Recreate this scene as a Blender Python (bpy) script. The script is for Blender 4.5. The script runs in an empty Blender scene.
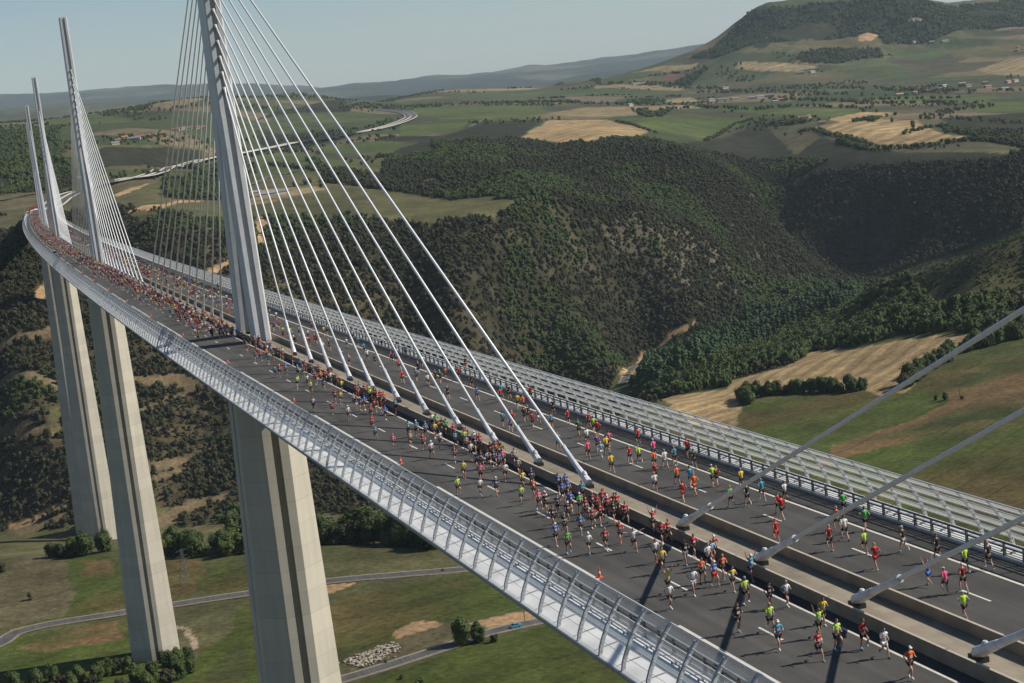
import bpy, bmesh, math, random, colorsys
import numpy as np
from mathutils import Vector, Matrix, geometry
W, H = 1024, 683
# ---- camera (solved from the known 342 m spans, 12.51 m stay spacing and 87 m masts)
CX, CY, CZ = -46.5733, -293.6029, 39.3867
YAW, PITCH, ROLL, FPX = 0.3063, -0.1522, -0.1105, 1721.4572
DR, DM = 26482.7, -0.0297        # deck plan radius and long slope
def cam_axes():
    f = np.array([math.sin(YAW)*math.cos(PITCH), math.cos(YAW)*math.cos(PITCH), math.sin(PITCH)])
    r = np.array([math.cos(YAW), -math.sin(YAW), 0.0]); u = np.cross(r, f)
    return r*math.cos(ROLL)+u*math.sin(ROLL), -r*math.sin(ROLL)+u*math.cos(ROLL), f
def deck(s, t=0.0, z=0.0):
    th = s/DR
    return Vector((DR*(1-math.cos(th))+math.cos(th)*t, DR*math.sin(th)-math.sin(th)*t, DM*s+z))
# ---- value noise
def _hash(ix, iy, seed):
    n = (ix.astype(np.int64)*374761393 + iy.astype(np.int64)*668265263 + seed*1442695041) & 0x7fffffff
    n = ((n ^ (n >> 13))*1274126177) & 0x7fffffff
    return ((n ^ (n >> 16)) & 0xffff)/65535.0
def vnoise(x, y, sc, seed=0):
    x = np.asarray(x, float)/sc; y = np.asarray(y, float)/sc
    ix = np.floor(x); iy = np.floor(y); fx = x-ix; fy = y-iy
    fx = fx*fx*(3-2*fx); fy = fy*fy*(3-2*fy)
    a = _hash(ix, iy, seed); b = _hash(ix+1, iy, seed); c = _hash(ix, iy+1, seed); d = _hash(ix+1, iy+1, seed)
    return (a*(1-fx)+b*fx)*(1-fy)+(c*(1-fx)+d*fx)*fy
def fbm(x, y, sc, seed=0, o=4):
    s = 0; a = 1; t = 0
    for k in range(o):
        s = s+a*vnoise(x, y, sc/2**k, seed+k*17); t += a; a *= .5
    return s/t-.5
# ---- terrain: height field on a polar net round the survey origin
OX, OY = CX, CY
def az_grid():
    a = [-180, -140, -100, -70, -50, -35, -27, -21]
    a += list(np.arange(-18, 46, .08)) + [49, 54, 62, 75, 95, 120, 150, 180]
    return np.radians(np.array(a))
def r_grid():
    l = list(np.exp(np.linspace(math.log(30), math.log(480), 30, endpoint=False)))
    l += list(np.exp(np.linspace(math.log(480), math.log(6800), 700, endpoint=False)))
    l += list(np.exp(np.linspace(math.log(6800), math.log(34000), 150)))
    return np.array(l)
AZ, RR = az_grid(), r_grid()
KA = 3.0
def build_height(ctrl):
    """ctrl: list of (az_rad, dist, z). returns Z[az, r]"""
    pts = np.array([(a*KA, math.log(d)) for a, d, z in ctrl]); zs = np.array([c[2] for c in ctrl])
    vs, es, fs, ov, oe, of = geometry.delaunay_2d_cdt([Vector(p) for p in pts], [], [], 0, 1e-6)
    vz = np.array([zs[o[0]] for o in ov]); vv = np.array([tuple(v) for v in vs])
    # evaluate on a regular fine (az, ln r) raster
    Lr = np.log(RR); Z = np.full((len(AZ), len(RR)), np.nan)
    A = AZ*KA
    for f in fs:
        i, j, k = f; p0, p1, p2 = vv[i], vv[j], vv[k]
        a0, a1 = np.searchsorted(A, [min(p0[0], p1[0], p2[0])-1e-6, max(p0[0], p1[0], p2[0])+1e-6])
        b0, b1 = np.searchsorted(Lr, [min(p0[1], p1[1], p2[1])-1e-6, max(p0[1], p1[1], p2[1])+1e-6])
        if a1 <= a0 or b1 <= b0: continue
        gx, gy = np.meshgrid(A[a0:a1], Lr[b0:b1], indexing='ij')
        den = (p1[1]-p2[1])*(p0[0]-p2[0])+(p2[0]-p1[0])*(p0[1]-p2[1])
        if abs(den) < 1e-12: continue
        w0 = ((p1[1]-p2[1])*(gx-p2[0])+(p2[0]-p1[0])*(gy-p2[1]))/den
        w1 = ((p2[1]-p0[1])*(gx-p2[0])+(p0[0]-p2[0])*(gy-p2[1]))/den
        w2 = 1-w0-w1; m = (w0 > -1e-5)&(w1 > -1e-5)&(w2 > -1e-5)
        sub = Z[a0:a1, b0:b1]; sub[m] = (w0*vz[i]+w1*vz[j]+w2*vz[k])[m]
    Z = np.where(np.isnan(Z), -140, Z)
    def blur(Z, n, ax):
        pad = [(0, 0), (0, 0)]; pad[ax] = (n, n); P = np.pad(Z, pad, mode='edge')
        c = np.cumsum(np.insert(P, 0, 0, axis=ax), axis=ax)
        L = Z.shape[ax]
        return (np.take(c, range(2*n+1, 2*n+1+L), axis=ax)-np.take(c, range(0, L), axis=ax))/(2*n+1)
    S = Z.copy()
    for _ in range(2):
        S = blur(S, 7, 0); S = blur(S, 4, 1)
    far = np.clip((np.log(RR)-math.log(6500))/.3, 0, 1)[None, :]
    Z = S*(1-far)+blur(blur(S, 6, 0), 3, 1)*far
    X = OX+RR[None, :]*np.sin(AZ)[:, None]; Y = OY+RR[None, :]*np.cos(AZ)[:, None]
    dZ = np.abs(np.gradient(Z, axis=1)/np.gradient(RR)[None, :])*(1+.8*np.clip((RR-5000)/300, 0, 1))[None, :]
    slope = np.clip(dZ/.35, 0, 1)
    for _ in range(2): slope = blur(slope, 6, 1); slope = blur(slope, 6, 0)
    D = RR[None, :]*np.ones_like(Z)
    rough = slope*np.clip((D-900)/400, 0, 1)
    Z = Z + rough*(fbm(X, Y, 230, 3, 5)*36) + slope*np.clip((D-5200)/300, 0, 1)*fbm(X, Y, 210, 13, 5)*75 + fbm(X, Y, 60, 9, 3)*(1.2+4*rough)
    Z = Z + fbm(X, Y, 900, 21, 4)*np.clip((D-6500)/3000, 0, 1)*130 + fbm(X, Y, 3000, 25, 4)*np.clip((D-8500)/3000, 0, 1)*190
    return X, Y, Z, slope
def make_sampler(Z):
    la, lr = AZ, np.log(RR)
    def hgt(x, y):
        x = np.atleast_1d(np.asarray(x, float)); y = np.atleast_1d(np.asarray(y, float))
        a = np.arctan2(x-OX, y-OY); r = np.log(np.maximum(np.hypot(x-OX, y-OY), 31))
        i = np.clip(np.searchsorted(la, a)-1, 0, len(la)-2); j = np.clip(np.searchsorted(lr, r)-1, 0, len(lr)-2)
        fa = np.clip((a-la[i])/(la[i+1]-la[i]), 0, 1); fr = np.clip((r-lr[j])/(lr[j+1]-lr[j]), 0, 1)
        return (Z[i, j]*(1-fa)+Z[i+1, j]*fa)*(1-fr)+(Z[i, j+1]*(1-fa)+Z[i+1, j+1]*fa)*fr
    return hgt
CTRL = [(-3.1416,30,-140.0), (-3.1416,300,-143.0), (-3.1416,430,-120.0), (-2.0944,30,-140.0), (-2.0944,300,-143.0), (-2.0944,430,-120.0), (-1.3963,30,-140.0), (-1.3963,300,-143.0), (-1.3963,430,-120.0), (-0.8727,30,-140.0), (-0.8727,300,-143.0), (-0.8727,430,-148.0), (-0.4363,30,-140.0), (-0.4363,300,-143.0), (-0.4363,430,-148.0), (0.0000,30,-140.0), (0.0000,300,-143.0), (0.0000,430,-148.0), (0.4363,30,-140.0), (0.4363,300,-143.0), (0.4363,430,-148.0), (0.8727,30,-140.0), (0.8727,300,-143.0), (0.8727,430,-148.0), (1.3963,30,-140.0), (1.3963,300,-143.0), (1.3963,430,-120.0), (2.0944,30,-140.0), (2.0944,300,-143.0), (2.0944,430,-120.0), (3.1416,30,-140.0), (3.1416,300,-143.0), (3.1416,430,-120.0), (-3.1416,1000,-120.0), (-3.1416,2500,-60.0), (-3.1416,6000,-20.0), (-3.1416,12000,0.0), (-3.1416,20000,250.0), (-3.1416,34000,0.0), (-2.0944,1000,-120.0), (-2.0944,2500,-60.0), (-2.0944,6000,-20.0), (-2.0944,12000,0.0), (-2.0944,20000,250.0), (-2.0944,34000,0.0), (-1.3963,1000,-120.0), (-1.3963,2500,-60.0), (-1.3963,6000,-20.0), (-1.3963,12000,0.0), (-1.3963,20000,250.0), (-1.3963,34000,0.0), (1.3963,1000,-120.0), (1.3963,2500,-60.0), (1.3963,6000,-20.0), (1.3963,12000,0.0), (1.3963,20000,250.0), (1.3963,34000,0.0), (2.0944,1000,-120.0), (2.0944,2500,-60.0), (2.0944,6000,-20.0), (2.0944,12000,0.0), (2.0944,20000,250.0), (2.0944,34000,0.0), (3.1416,1000,-120.0), (3.1416,2500,-60.0), (3.1416,6000,-20.0), (3.1416,12000,0.0), (3.1416,20000,250.0), (3.1416,34000,0.0), (-0.8727,760,-170.0), (-0.8727,1000,-215.0), (-0.8727,1200,-272.0), (-0.8727,1900,-60.0), (-0.8727,3500,20.0), (-0.8727,6000,20.0), (-0.8727,12000,0.0), (-0.8727,20000,400.0), (-0.8727,34000,0.0), (-0.5236,760,-170.0), (-0.5236,1000,-215.0), (-0.5236,1200,-272.0), (-0.5236,1900,-60.0), (-0.5236,3500,20.0), (-0.5236,6000,20.0), (-0.5236,12000,0.0), (-0.5236,20000,400.0), (-0.5236,34000,0.0), (0.8727,1000,-150.0), (0.8727,1290,-118.0), (0.8727,1550,-215.0), (0.8727,1800,-262.0), (0.8727,2350,-142.0), (0.8727,3200,-120.0), (0.8727,4700,-100.0), (0.8727,6200,150.0), (0.8727,8500,50.0), (0.8727,12000,0.0), (0.8727,20000,300.0), (0.8727,34000,0.0), (1.0472,1000,-150.0), (1.0472,1290,-118.0), (1.0472,1550,-215.0), (1.0472,1800,-262.0), (1.0472,2350,-142.0), (1.0472,3200,-120.0), (1.0472,4700,-100.0), (1.0472,6200,150.0), (1.0472,8500,50.0), (1.0472,12000,0.0), (1.0472,20000,300.0), (1.0472,34000,0.0), (-0.0120,644,-160.0), (0.0992,594,-158.0), (0.2164,543,-152.0), (0.3365,515,-150.0), (0.0703,640,-159.0), (-0.0048,770,-162.0), (-0.0014,848,-163.0), (0.0707,825,-163.0), (0.1330,783,-161.0), (0.2491,706,-158.0), (0.3179,621,-155.0), (0.3776,1057,-168.0), (0.5919,668,-150.0), (0.5951,818,-149.0), (0.5976,992,-149.0), (0.5108,975,-160.0), (0.4475,1009,-165.0), (0.5636,1111,-153.0), (0.5015,1159,-166.0), (0.4342,1134,-174.0), (0.3894,1098,-176.0), (0.2559,730,-160.0), (0.1969,756,-161.0), (-0.0004,930,-176.0), (0.0325,959,-186.0), (0.0713,953,-190.0), (0.0008,1039,-193.0), (0.0334,1034,-197.0), (0.0721,1012,-199.0), (0.1341,926,-190.0), (0.1979,876,-186.0), (0.2568,827,-180.0), (0.3672,1691,-268.0), (0.3798,1772,-268.0), (0.4162,1910,-268.0), (0.4577,2034,-268.0), (0.5042,2169,-268.0), (0.4151,1722,-258.0), (0.4684,1792,-250.0), (0.5035,1817,-235.0), (0.3785,1493,-240.0), (0.4142,1337,-205.0), (0.4616,1405,-205.0), (0.4967,1450,-200.0), (0.5310,1364,-180.0), (0.5990,1121,-149.0), (0.5997,1186,-145.0), (0.5598,1304,-152.0), (0.5318,1339,-162.0), (0.3186,1588,-267.0), (0.2634,1475,-267.0), (0.1705,1277,-266.0), (0.1123,1301,-268.0), (0.0561,1349,-268.0), (0.0017,1419,-270.0), (0.0517,1927,-50.0), (0.1979,3435,-45.0), (0.1175,2748,-48.0), (0.0666,2260,-48.0), (0.0284,2162,-46.0), (0.1577,3221,-47.0), (0.0134,1500,-169.6), (0.0675,1500,-182.3), (0.1232,1500,-194.6), (0.0255,1800,-66.3), (0.0784,1760,-86.2), (0.1327,1600,-97.1), (0.1233,1650,-78.4), (0.1094,1800,-49.9), (0.1356,1700,-69.9), (0.1790,1420,-205.9), (0.1864,1560,-139.0), (0.1917,1740,-87.5), (0.1642,1780,-74.1), (0.2491,1720,-94.7), (0.2505,1850,-83.5), (0.2515,1980,-75.1), (0.2955,1700,-99.1), (0.3284,1760,-90.8), (0.3346,1800,-87.7), (0.2729,1560,-155.4), (0.2124,2100,-58.0), (0.2543,2600,-51.5), (0.3129,3000,-50.4), (0.3702,2700,-58.3), (0.2918,4600,-13.6), (0.2870,5800,22.1), (0.3269,5800,-3.4), (0.3724,5000,-33.8), (0.4282,3600,-72.1), (0.4292,4800,-60.4), (0.4621,3500,-81.6), (0.3455,2300,-77.5), (0.2998,2250,-57.2), (0.3690,2350,-72.5), (0.3975,2350,-82.3), (0.4261,2400,-89.4), (0.3941,1900,-126.7), (0.4216,1960,-162.6), (0.3947,2120,-132.5), (0.3667,2080,-107.3), (0.3543,1840,-104.0), (0.4230,2100,-145.5), (0.4504,2060,-200.4), (0.4546,2350,-120.7), (0.4531,2230,-150.7), (0.4587,2560,-147.8), (0.4557,2410,-253.6), (0.6022,1290,-108.7), (0.5781,1310,-117.4), (0.5557,1330,-129.5), (0.5359,1370,-141.7), (0.5180,1430,-159.9), (0.3718,1790,-203.5), (0.4187,1860,-210.7), (0.4653,2000,-220.8), (0.3369,1700,-185.0), (0.4647,2600,-143.3), (0.4875,2540,-134.7), (0.5155,2465,-129.4), (0.5377,2410,-128.1), (0.5595,2345,-128.5), (0.6047,2250,-127.5), (0.4631,2420,-256.5), (0.4825,2330,-260.5), (0.5103,2250,-267.5), (0.5333,2200,-245.9), (0.5556,2150,-234.8), (0.6024,2080,-194.8), (0.5113,2800,-103.5), (0.5660,2700,-113.2), (0.6056,2750,-126.7), (0.6063,3200,-118.7), (0.5400,3700,-97.9), (0.6069,4000,-114.5), (0.5410,4800,-74.8), (0.6076,4700,-90.2), (0.4633,4700,-57.0), (0.5025,4800,-65.7), (0.5423,5700,1.2), (0.5746,5700,-19.2), (0.5431,5850,64.3), (0.5444,6050,170.9), (0.5336,6050,185.1), (0.5171,6050,180.1), (0.4896,6050,192.7), (0.4701,6050,196.2), (0.4587,6050,183.8), (0.4695,5980,151.4), (0.4889,5960,137.9), (0.5163,5950,119.1), (0.4882,5850,90.8), (0.4686,5850,90.6), (0.5443,6400,171.5), (0.5171,6400,184.8), (0.4895,6400,194.6), (0.4671,6400,189.6), (0.4511,6150,129.5), (0.4431,6050,85.8), (0.4840,6100,194.5), (0.5006,6100,186.2), (0.4312,5900,45.9), (0.4138,5800,27.4), (0.3964,5700,12.6), (0.3731,5600,-4.6), (0.4874,5720,35.8), (0.4867,5200,-13.0), (0.5152,5740,34.1), (0.5575,6300,142.4), (0.5680,6400,115.2), (0.5749,6600,108.7), (0.5842,7400,145.4), (0.5977,7500,167.4), (0.6104,7500,172.3), (0.6091,6300,19.1), (0.5859,6300,35.7), (0.6084,5500,-37.7), (0.0350,3800,59.3), (0.0328,3000,11.1), (0.0300,2300,-26.3), (0.0617,4000,52.7), (0.1001,4000,53.3), (0.1453,4200,70.8), (0.1257,4100,69.7), (0.1787,4500,56.5), (0.2014,4700,53.5), (0.2209,4900,32.4), (0.2356,5200,-0.2), (0.2570,4300,-13.4), (0.2688,4700,-8.3), (0.1428,3200,4.5), (0.0980,2900,6.2), (0.0594,2900,3.0), (0.2162,3600,-19.4), (0.1711,3400,1.1), (0.0852,2450,-19.4), (0.2637,5300,15.9), (0.0350,4300,61.9), (0.0619,4500,59.3), (0.1003,4500,60.1), (0.1452,4800,72.6), (0.1256,4700,71.5), (0.1789,5000,64.0), (0.2016,5200,60.8), (0.6022,1550,-200.0), (0.6022,1850,-262.0), (0.5557,1750,-258.0), (0.5334,1850,-266.0), (0.0017,1120,-268.0), (0.0561,1120,-262.0), (0.1123,1120,-266.0), (0.1705,1130,-262.0), (0.2634,1250,-268.0), (0.0334,1060,-235.0), (0.3186,1420,-268.0), (0.0008,1050,-240.0), (0.1979,1000,-235.0), (0.2568,1050,-235.0), (0.0041,9500,148.1), (0.0359,9500,145.8), (0.0682,9500,138.1), (0.1009,9500,124.9), (0.1450,9500,89.3), (0.1782,9500,38.3), (0.2175,9500,-13.9), (0.2575,9500,-34.3), (0.2974,9500,-81.5), (-0.0144,20000,569.6), (0.0165,20000,503.4), (0.0375,20000,469.1), (0.0612,20000,406.6), (0.0857,20000,397.8), (0.0994,20000,390.4), (0.1184,20000,337.9), (0.1268,20000,342.1), (0.1459,20000,277.8), (0.1793,20000,204.7), (0.2019,20000,177.9), (0.2247,20000,162.0), (0.2478,20000,179.8), (0.2764,20000,151.3), (0.3052,20000,133.9), (0.3168,20000,153.9), (0.3284,20000,162.7), (0.3512,20000,112.7), (0.3742,20000,107.7), (0.3972,20000,113.8), (0.4201,20000,120.0), (0.4372,20000,127.3), (0.4512,20000,107.3), (0.4877,20000,82.4), (0.5429,20000,69.9), (0.6093,20000,28.9), (-0.0149,13000,-80.0), (-0.0149,34000,-50.0), (-0.0149,7200,-60.0), (0.0369,13000,-80.0), (0.0369,34000,-50.0), (0.0369,7200,-60.0), (0.0903,13000,-80.0), (0.0903,34000,-50.0), (0.0903,7200,-60.0), (0.1451,13000,-80.0), (0.1451,34000,-50.0), (0.1451,7200,-60.0), (0.2010,13000,-80.0), (0.2010,34000,-50.0), (0.2010,7200,-60.0), (0.2577,13000,-80.0), (0.2577,34000,-50.0), (0.2577,7200,-60.0), (0.3148,13000,-80.0), (0.3148,34000,-50.0), (0.3148,7200,-60.0), (0.3719,13000,-80.0), (0.3719,34000,-50.0), (0.3719,8600,-20.0), (0.4287,13000,-60.0), (0.4287,34000,-50.0), (0.4287,8600,-20.0), (0.4849,13000,-60.0), (0.4849,34000,-50.0), (0.4849,8600,-20.0), (0.5400,13000,-60.0), (0.5400,34000,-50.0), (0.5400,8600,-20.0), (0.5939,13000,-60.0), (0.5939,34000,-50.0), (0.5939,8600,-20.0), (0.6462,13000,-60.0), (0.6462,34000,-50.0), (0.6462,8600,-20.0)]
COVER = [
('meadow',[(1090.8, 3905.2), (1292.1, 3509.9), (1185.5, 3192.0), (1053.2, 2909.5), (983.9, 2935.2), (934.8, 3129.2), (985.4, 3479.5)]),
('meadow2',[(1343.3, 4527.6), (1727.9, 5021.2), (1824.8, 4543.4), (1913.1, 4093.3), (1774.9, 3749.3), (1555.6, 4106.0), (1329.5, 4103.9)]),
('stubble',[(825.6, 2294.5), (1070.8, 2846.4), (1158.3, 2769.3), (1067.6, 2482.5), (1063.2, 2343.0), (989.2, 2219.2), (831.5, 1996.4), (829.3, 2101.9)]),
('bright',[(770.7, 2293.4), (840.3, 2428.7), (876.5, 2426.8), (829.5, 2342.3), (735.6, 2171.3)]),
('meadow',[(1157.2, 2706.3), (1365.9, 2863.9), (1429.8, 2720.3), (1139.7, 2308.6), (1137.7, 2350.2), (1078.3, 2367.9)]),
('tan',[(1878.1, 4679.1), (1976.7, 4232.9), (1931.2, 4133.3), (1824.8, 4543.4)]),
('tan',[(1420.6, 5007.7), (1508.8, 5047.9), (1683.2, 5196.3), (1813.2, 5167.4), (1810.1, 5007.3), (1501.2, 4890.7)]),
('drypurple',[(1589.7, 4202.5), (1642.7, 3829.0), (1484.8, 3568.4), (1398.2, 3508.9)]),
('tan',[(1615.1, 3559.0), (1744.5, 3682.5), (1640.7, 3398.2), (1552.8, 3359.0)]),
('tan',[(1152.2, 3102.2), (1327.4, 3343.4), (1530.3, 3226.9), (1484.7, 3050.1), (1335.2, 3072.3), (1277.0, 2868.3), (1175.5, 2902.4)]),
('stubble',[(1341.9, 2322.2), (1411.7, 2335.6), (1484.4, 2336.1), (1507.2, 2246.0), (1409.6, 2073.6), (1350.2, 1898.0), (1438.7, 1891.7), (1425.8, 1848.4), (1280.0, 1879.5), (1252.3, 1908.5), (1263.0, 1975.3), (1283.8, 2064.1), (1321.2, 2249.6)]),
('stubble',[(1443.6, 2436.7), (1588.3, 2575.7), (1611.9, 2482.9), (1512.7, 2384.3), (1414.0, 2331.4)]),
('meadow',[(1476.7, 2974.4), (1520.1, 2993.6), (1636.3, 2680.1), (1619.3, 2609.2), (1458.8, 2457.0), (1476.8, 2732.7)]),
('meadow',[(1841.8, 3047.9), (2096.6, 2904.6), (2011.1, 2753.4), (1878.2, 2630.9), (1799.2, 2891.4)]),
('meadow',[(1701.6, 2395.6), (1880.1, 2627.0), (1946.8, 2560.2), (1739.9, 2266.0)]),
('meadow2',[(2421.9, 4162.6), (2634.4, 4255.7), (2553.7, 4030.1), (2434.4, 3740.7), (2315.0, 3810.9)]),
('meadow2',[(2790.1, 4503.3), (2959.5, 4461.1), (2826.7, 4205.7), (2658.8, 4047.7), (2642.4, 4197.0)]),
('olive',[(2990.9, 4448.3), (3072.8, 4210.3), (2835.8, 3923.1), (2773.0, 4102.0)]),
('tan',[(2578.9, 3699.3), (2803.5, 3876.4), (2872.0, 3871.6), (2479.5, 3316.7), (2514.9, 3505.8)]),
('meadow2',[(2017.6, 4266.7), (2214.7, 4514.7), (2206.6, 4352.1), (2094.7, 4196.1), (2020.3, 4156.2)]),
('redsoil',[(2086.2, 4613.7), (2134.0, 4591.8), (2094.5, 4490.0), (2021.2, 4406.7), (2017.8, 4478.8)]),
('tan',[(2110.1, 4928.5), (2214.8, 4939.8), (2304.2, 4848.6), (2173.5, 4582.2), (2154.7, 4804.0)]),
('olive',[(1976.7, 4642.6), (2085.3, 4615.4), (2013.0, 4468.0), (1952.9, 4493.7)]),
('forest',[(1984.3, 4325.2), (2193.4, 4548.4), (2171.4, 4470.5), (1998.3, 4238.8)]),
('olive',[(2321.4, 4597.8), (2495.4, 4685.5), (2511.8, 4578.7), (2368.9, 4473.0)]),
('tan',[(2245.8, 4430.5), (2345.9, 4335.9), (2380.2, 4174.8), (2265.0, 4121.6), (2187.5, 4317.6)]),
('forest',[(2343.1, 4982.3), (2530.8, 5122.6), (2677.3, 5211.7), (2711.4, 5102.5), (2960.6, 4996.6), (3088.7, 4887.8), (3525.6, 5206.7), (4223.3, 5776.3), (3501.5, 4759.0), (3161.8, 4656.0), (2948.3, 4499.0), (2741.2, 4568.5), (2630.0, 4752.7), (2385.8, 4555.1), (2364.9, 4761.1)]),
('forest',[(2470.0, 4457.3), (2766.0, 4492.7), (2630.4, 4237.8), (2441.2, 4196.8), (2383.6, 4299.4)]),
('olive',[(2396.0, 4407.8), (2630.0, 4752.7), (2849.0, 4629.3), (2792.1, 4512.1), (2581.2, 4473.4)]),
('orange',[(2811.8, 4701.3), (2854.5, 4710.8), (2881.5, 4683.0), (2805.9, 4593.3), (2748.0, 4579.9)]),
('rock',[(3011.0, 4732.7), (3064.1, 4732.8), (3057.8, 4711.8), (3009.3, 4718.5)]),
('stubble',[(419.8, 878.1), (385.9, 715.6), (406.6, 697.2), (430.2, 739.5), (471.1, 737.4), (539.8, 834.8), (533.4, 783.3), (515.0, 725.3), (542.6, 680.7), (549.3, 643.6), (532.9, 620.7), (491.4, 598.2), (441.1, 535.3), (428.9, 549.4), (439.9, 576.3), (402.2, 661.6), (377.4, 619.8), (338.5, 545.6), (330.0, 583.8), (450.6, 1053.6)]),
('greenfield',[(338.5, 545.6), (376.6, 615.6), (434.0, 563.8), (428.9, 549.4), (441.1, 535.3), (476.9, 563.5), (504.5, 559.3), (526.0, 531.8), (304.9, 208.9), (209.7, 306.4)]),
('brownfield',[(447.4, 526.9), (487.6, 554.1), (521.1, 524.9), (417.3, 378.8), (416.9, 427.4), (400.7, 438.0), (381.7, 430.4), (346.9, 432.5), (325.6, 413.4), (317.8, 416.6), (353.8, 459.7), (385.3, 469.7), (409.6, 471.0), (438.2, 487.4)]),
('greenfield',[(585.9, 649.1), (597.0, 642.2), (582.0, 621.0), (577.7, 633.9)]),
('drygrass',[(-57.3, 551.8), (-32.1, 569.5), (-20.5, 549.9), (-19.7, 483.9), (-23.4, 429.1), (-45.3, 429.2), (-59.8, 428.9)]),
('greenfield',[(-18.4, 554.9), (3.9, 522.5), (-4.8, 415.8), (-23.5, 422.3), (-19.7, 483.9)]),
('brownfield',[(-12.1, 526.4), (1.7, 513.1), (-2.7, 475.3), (-13.1, 488.2)]),
('brownfield',[(22.8, 498.3), (39.0, 478.8), (30.3, 423.2), (15.3, 414.8)]),
('greenfield',[(32.7, 434.5), (39.7, 456.8), (54.8, 441.3), (49.1, 408.3), (31.0, 413.4)]),
('olive',[(84.5, 430.5), (140.7, 400.2), (143.8, 387.2), (128.9, 375.9), (78.8, 400.7), (71.3, 412.3)]),
('greenfield',[(40.5, 257.4), (59.0, 312.8), (64.1, 341.0), (77.6, 362.4), (110.9, 362.3), (136.0, 360.9), (138.2, 303.9), (138.5, 293.2), (122.9, 293.6), (104.0, 295.9), (93.1, 302.2), (82.9, 286.7), (60.9, 287.3)]),
('greenfield',[(-61.5, 346.1), (-60.0, 416.6), (-29.2, 402.0), (-6.4, 400.0), (11.9, 394.3), (9.5, 343.7), (16.1, 324.0), (46.5, 392.9), (46.5, 392.9), (40.5, 257.4)]),
('brownfield',[(-49.1, 391.8), (-21.3, 402.1), (-6.4, 400.0), (-8.2, 373.6), (-38.3, 379.7)]),
('brownfield',[(8.9, 297.4), (25.3, 323.8), (33.4, 339.2), (32.3, 309.8), (22.9, 274.8)]),
('drygrass',[(81.5, 288.3), (93.1, 302.2), (104.0, 295.9), (111.1, 280.3), (96.4, 269.9), (73.3, 263.5), (57.7, 265.1), (58.3, 279.1)]),
('orange',[(81.9, 297.4), (93.1, 302.2), (104.0, 295.9), (99.7, 293.1), (87.8, 291.1), (82.1, 290.7)]),
('orange',[(109.6, 286.5), (122.1, 290.9), (139.5, 290.6), (142.4, 279.9), (125.4, 277.7), (113.3, 275.2)]),
('greenfield',[(50.6, 247.2), (69.3, 253.2), (93.4, 259.6), (110.2, 265.5), (133.1, 267.8), (149.9, 261.0), (147.7, 170.7)]),
('track',[(12.6, 390.4), (14.1, 389.1), (14.4, 373.4), (18.3, 356.2), (18.6, 339.2), (16.6, 337.9), (15.7, 353.7), (11.8, 371.0)]),
('orange',[(77.5, 394.4), (91.6, 386.8), (82.8, 376.3), (73.3, 376.9)]),
('orange',[(-52.4, 410.0), (-47.1, 424.2), (-40.8, 422.1), (-32.0, 421.1), (-40.4, 415.2), (-48.5, 409.7)]),
('terrace',[(-34.4, 1270.6), (20.3, 1210.2), (18.1, 1192.1), (-36.2, 1250.2)]),
('terrace',[(77.0, 1209.8), (131.1, 1208.6), (141.6, 1189.0), (128.2, 1189.2), (79.9, 1197.7)]),
('terrace',[(76.6, 1158.5), (97.8, 1170.9), (126.7, 1188.4), (139.2, 1190.7), (141.6, 1185.0), (117.5, 1178.7), (88.8, 1157.6)]),
('orange',[(-42.1, 1098.8), (8.0, 1077.8), (6.7, 1068.3), (-18.6, 1081.9), (-30.3, 1073.7)]),
('terrace',[(-41.2, 1087.5), (6.4, 1065.8), (5.1, 1055.4), (-31.0, 1060.8)]),
('terrace',[(69.4, 1080.8), (84.1, 1082.9), (108.8, 1089.2), (108.5, 1079.5), (88.4, 1072.2), (68.3, 1066.7)]),
('terrace',[(69.2, 1063.0), (106.1, 1075.2), (106.6, 1069.1), (70.9, 1055.6)]),
('olive',[(10.5, 1175.7), (18.3, 1173.8), (17.0, 1148.4), (6.6, 1150.9)]),
('olive',[(68.4, 1042.0), (83.7, 1018.4), (74.4, 970.3), (36.2, 641.7), (62.7, 1017.5)]),
('olive',[(-49.3, 1078.5), (-5.9, 1038.8), (-16.2, 643.9), (-18.5, 562.2), (-31.7, 584.3), (-50.2, 559.7)]),
('terrace',[(-28.6, 1329.4), (11.4, 1312.6), (36.8, 1320.9), (33.0, 1287.6), (-30.4, 1311.6)]),
('terrace',[(-40.8, 1203.4), (-8.9, 1159.8), (14.0, 1149.9), (13.0, 1143.0), (-18.3, 1157.4), (-42.1, 1191.0)]),
('terrace',[(150.4, 1223.6), (166.2, 1199.5), (165.3, 1189.5), (147.8, 1210.4)]),
('terrace',[(64.1, 1016.8), (105.2, 1029.9), (130.2, 1027.2), (128.2, 1017.9), (102.7, 1016.6), (64.8, 995.2)]),
('orange',[(19.8, 1393.3), (32.5, 1420.0), (36.7, 1398.6), (27.8, 1354.9), (20.4, 1368.7)]),
('olive',[(25.9, 1382.2), (32.9, 1380.8), (30.5, 1359.9), (24.8, 1364.1)]),
('orange',[(128.5, 1530.1), (147.4, 1538.5), (170.2, 1542.8), (197.8, 1612.6), (221.2, 1626.6), (218.8, 1610.8), (193.0, 1578.2), (166.7, 1508.0), (147.1, 1504.9)]),
('olive',[(125.1, 1524.6), (161.6, 1490.6), (150.5, 1464.5), (142.9, 1463.1), (133.0, 1495.0)]),
('orange',[(166.9, 1296.2), (197.8, 1314.8), (200.0, 1308.5), (176.5, 1288.2)]),
('drygrass',[(6.3, 1926.2), (87.8, 1985.8), (89.7, 1899.0), (53.4, 1728.6), (0.1, 1778.3)]),
('drygrass',[(113.3, 1917.4), (214.9, 1927.5), (204.7, 1849.5), (141.6, 1708.8), (119.3, 1714.9), (101.9, 1708.9)]),
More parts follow.
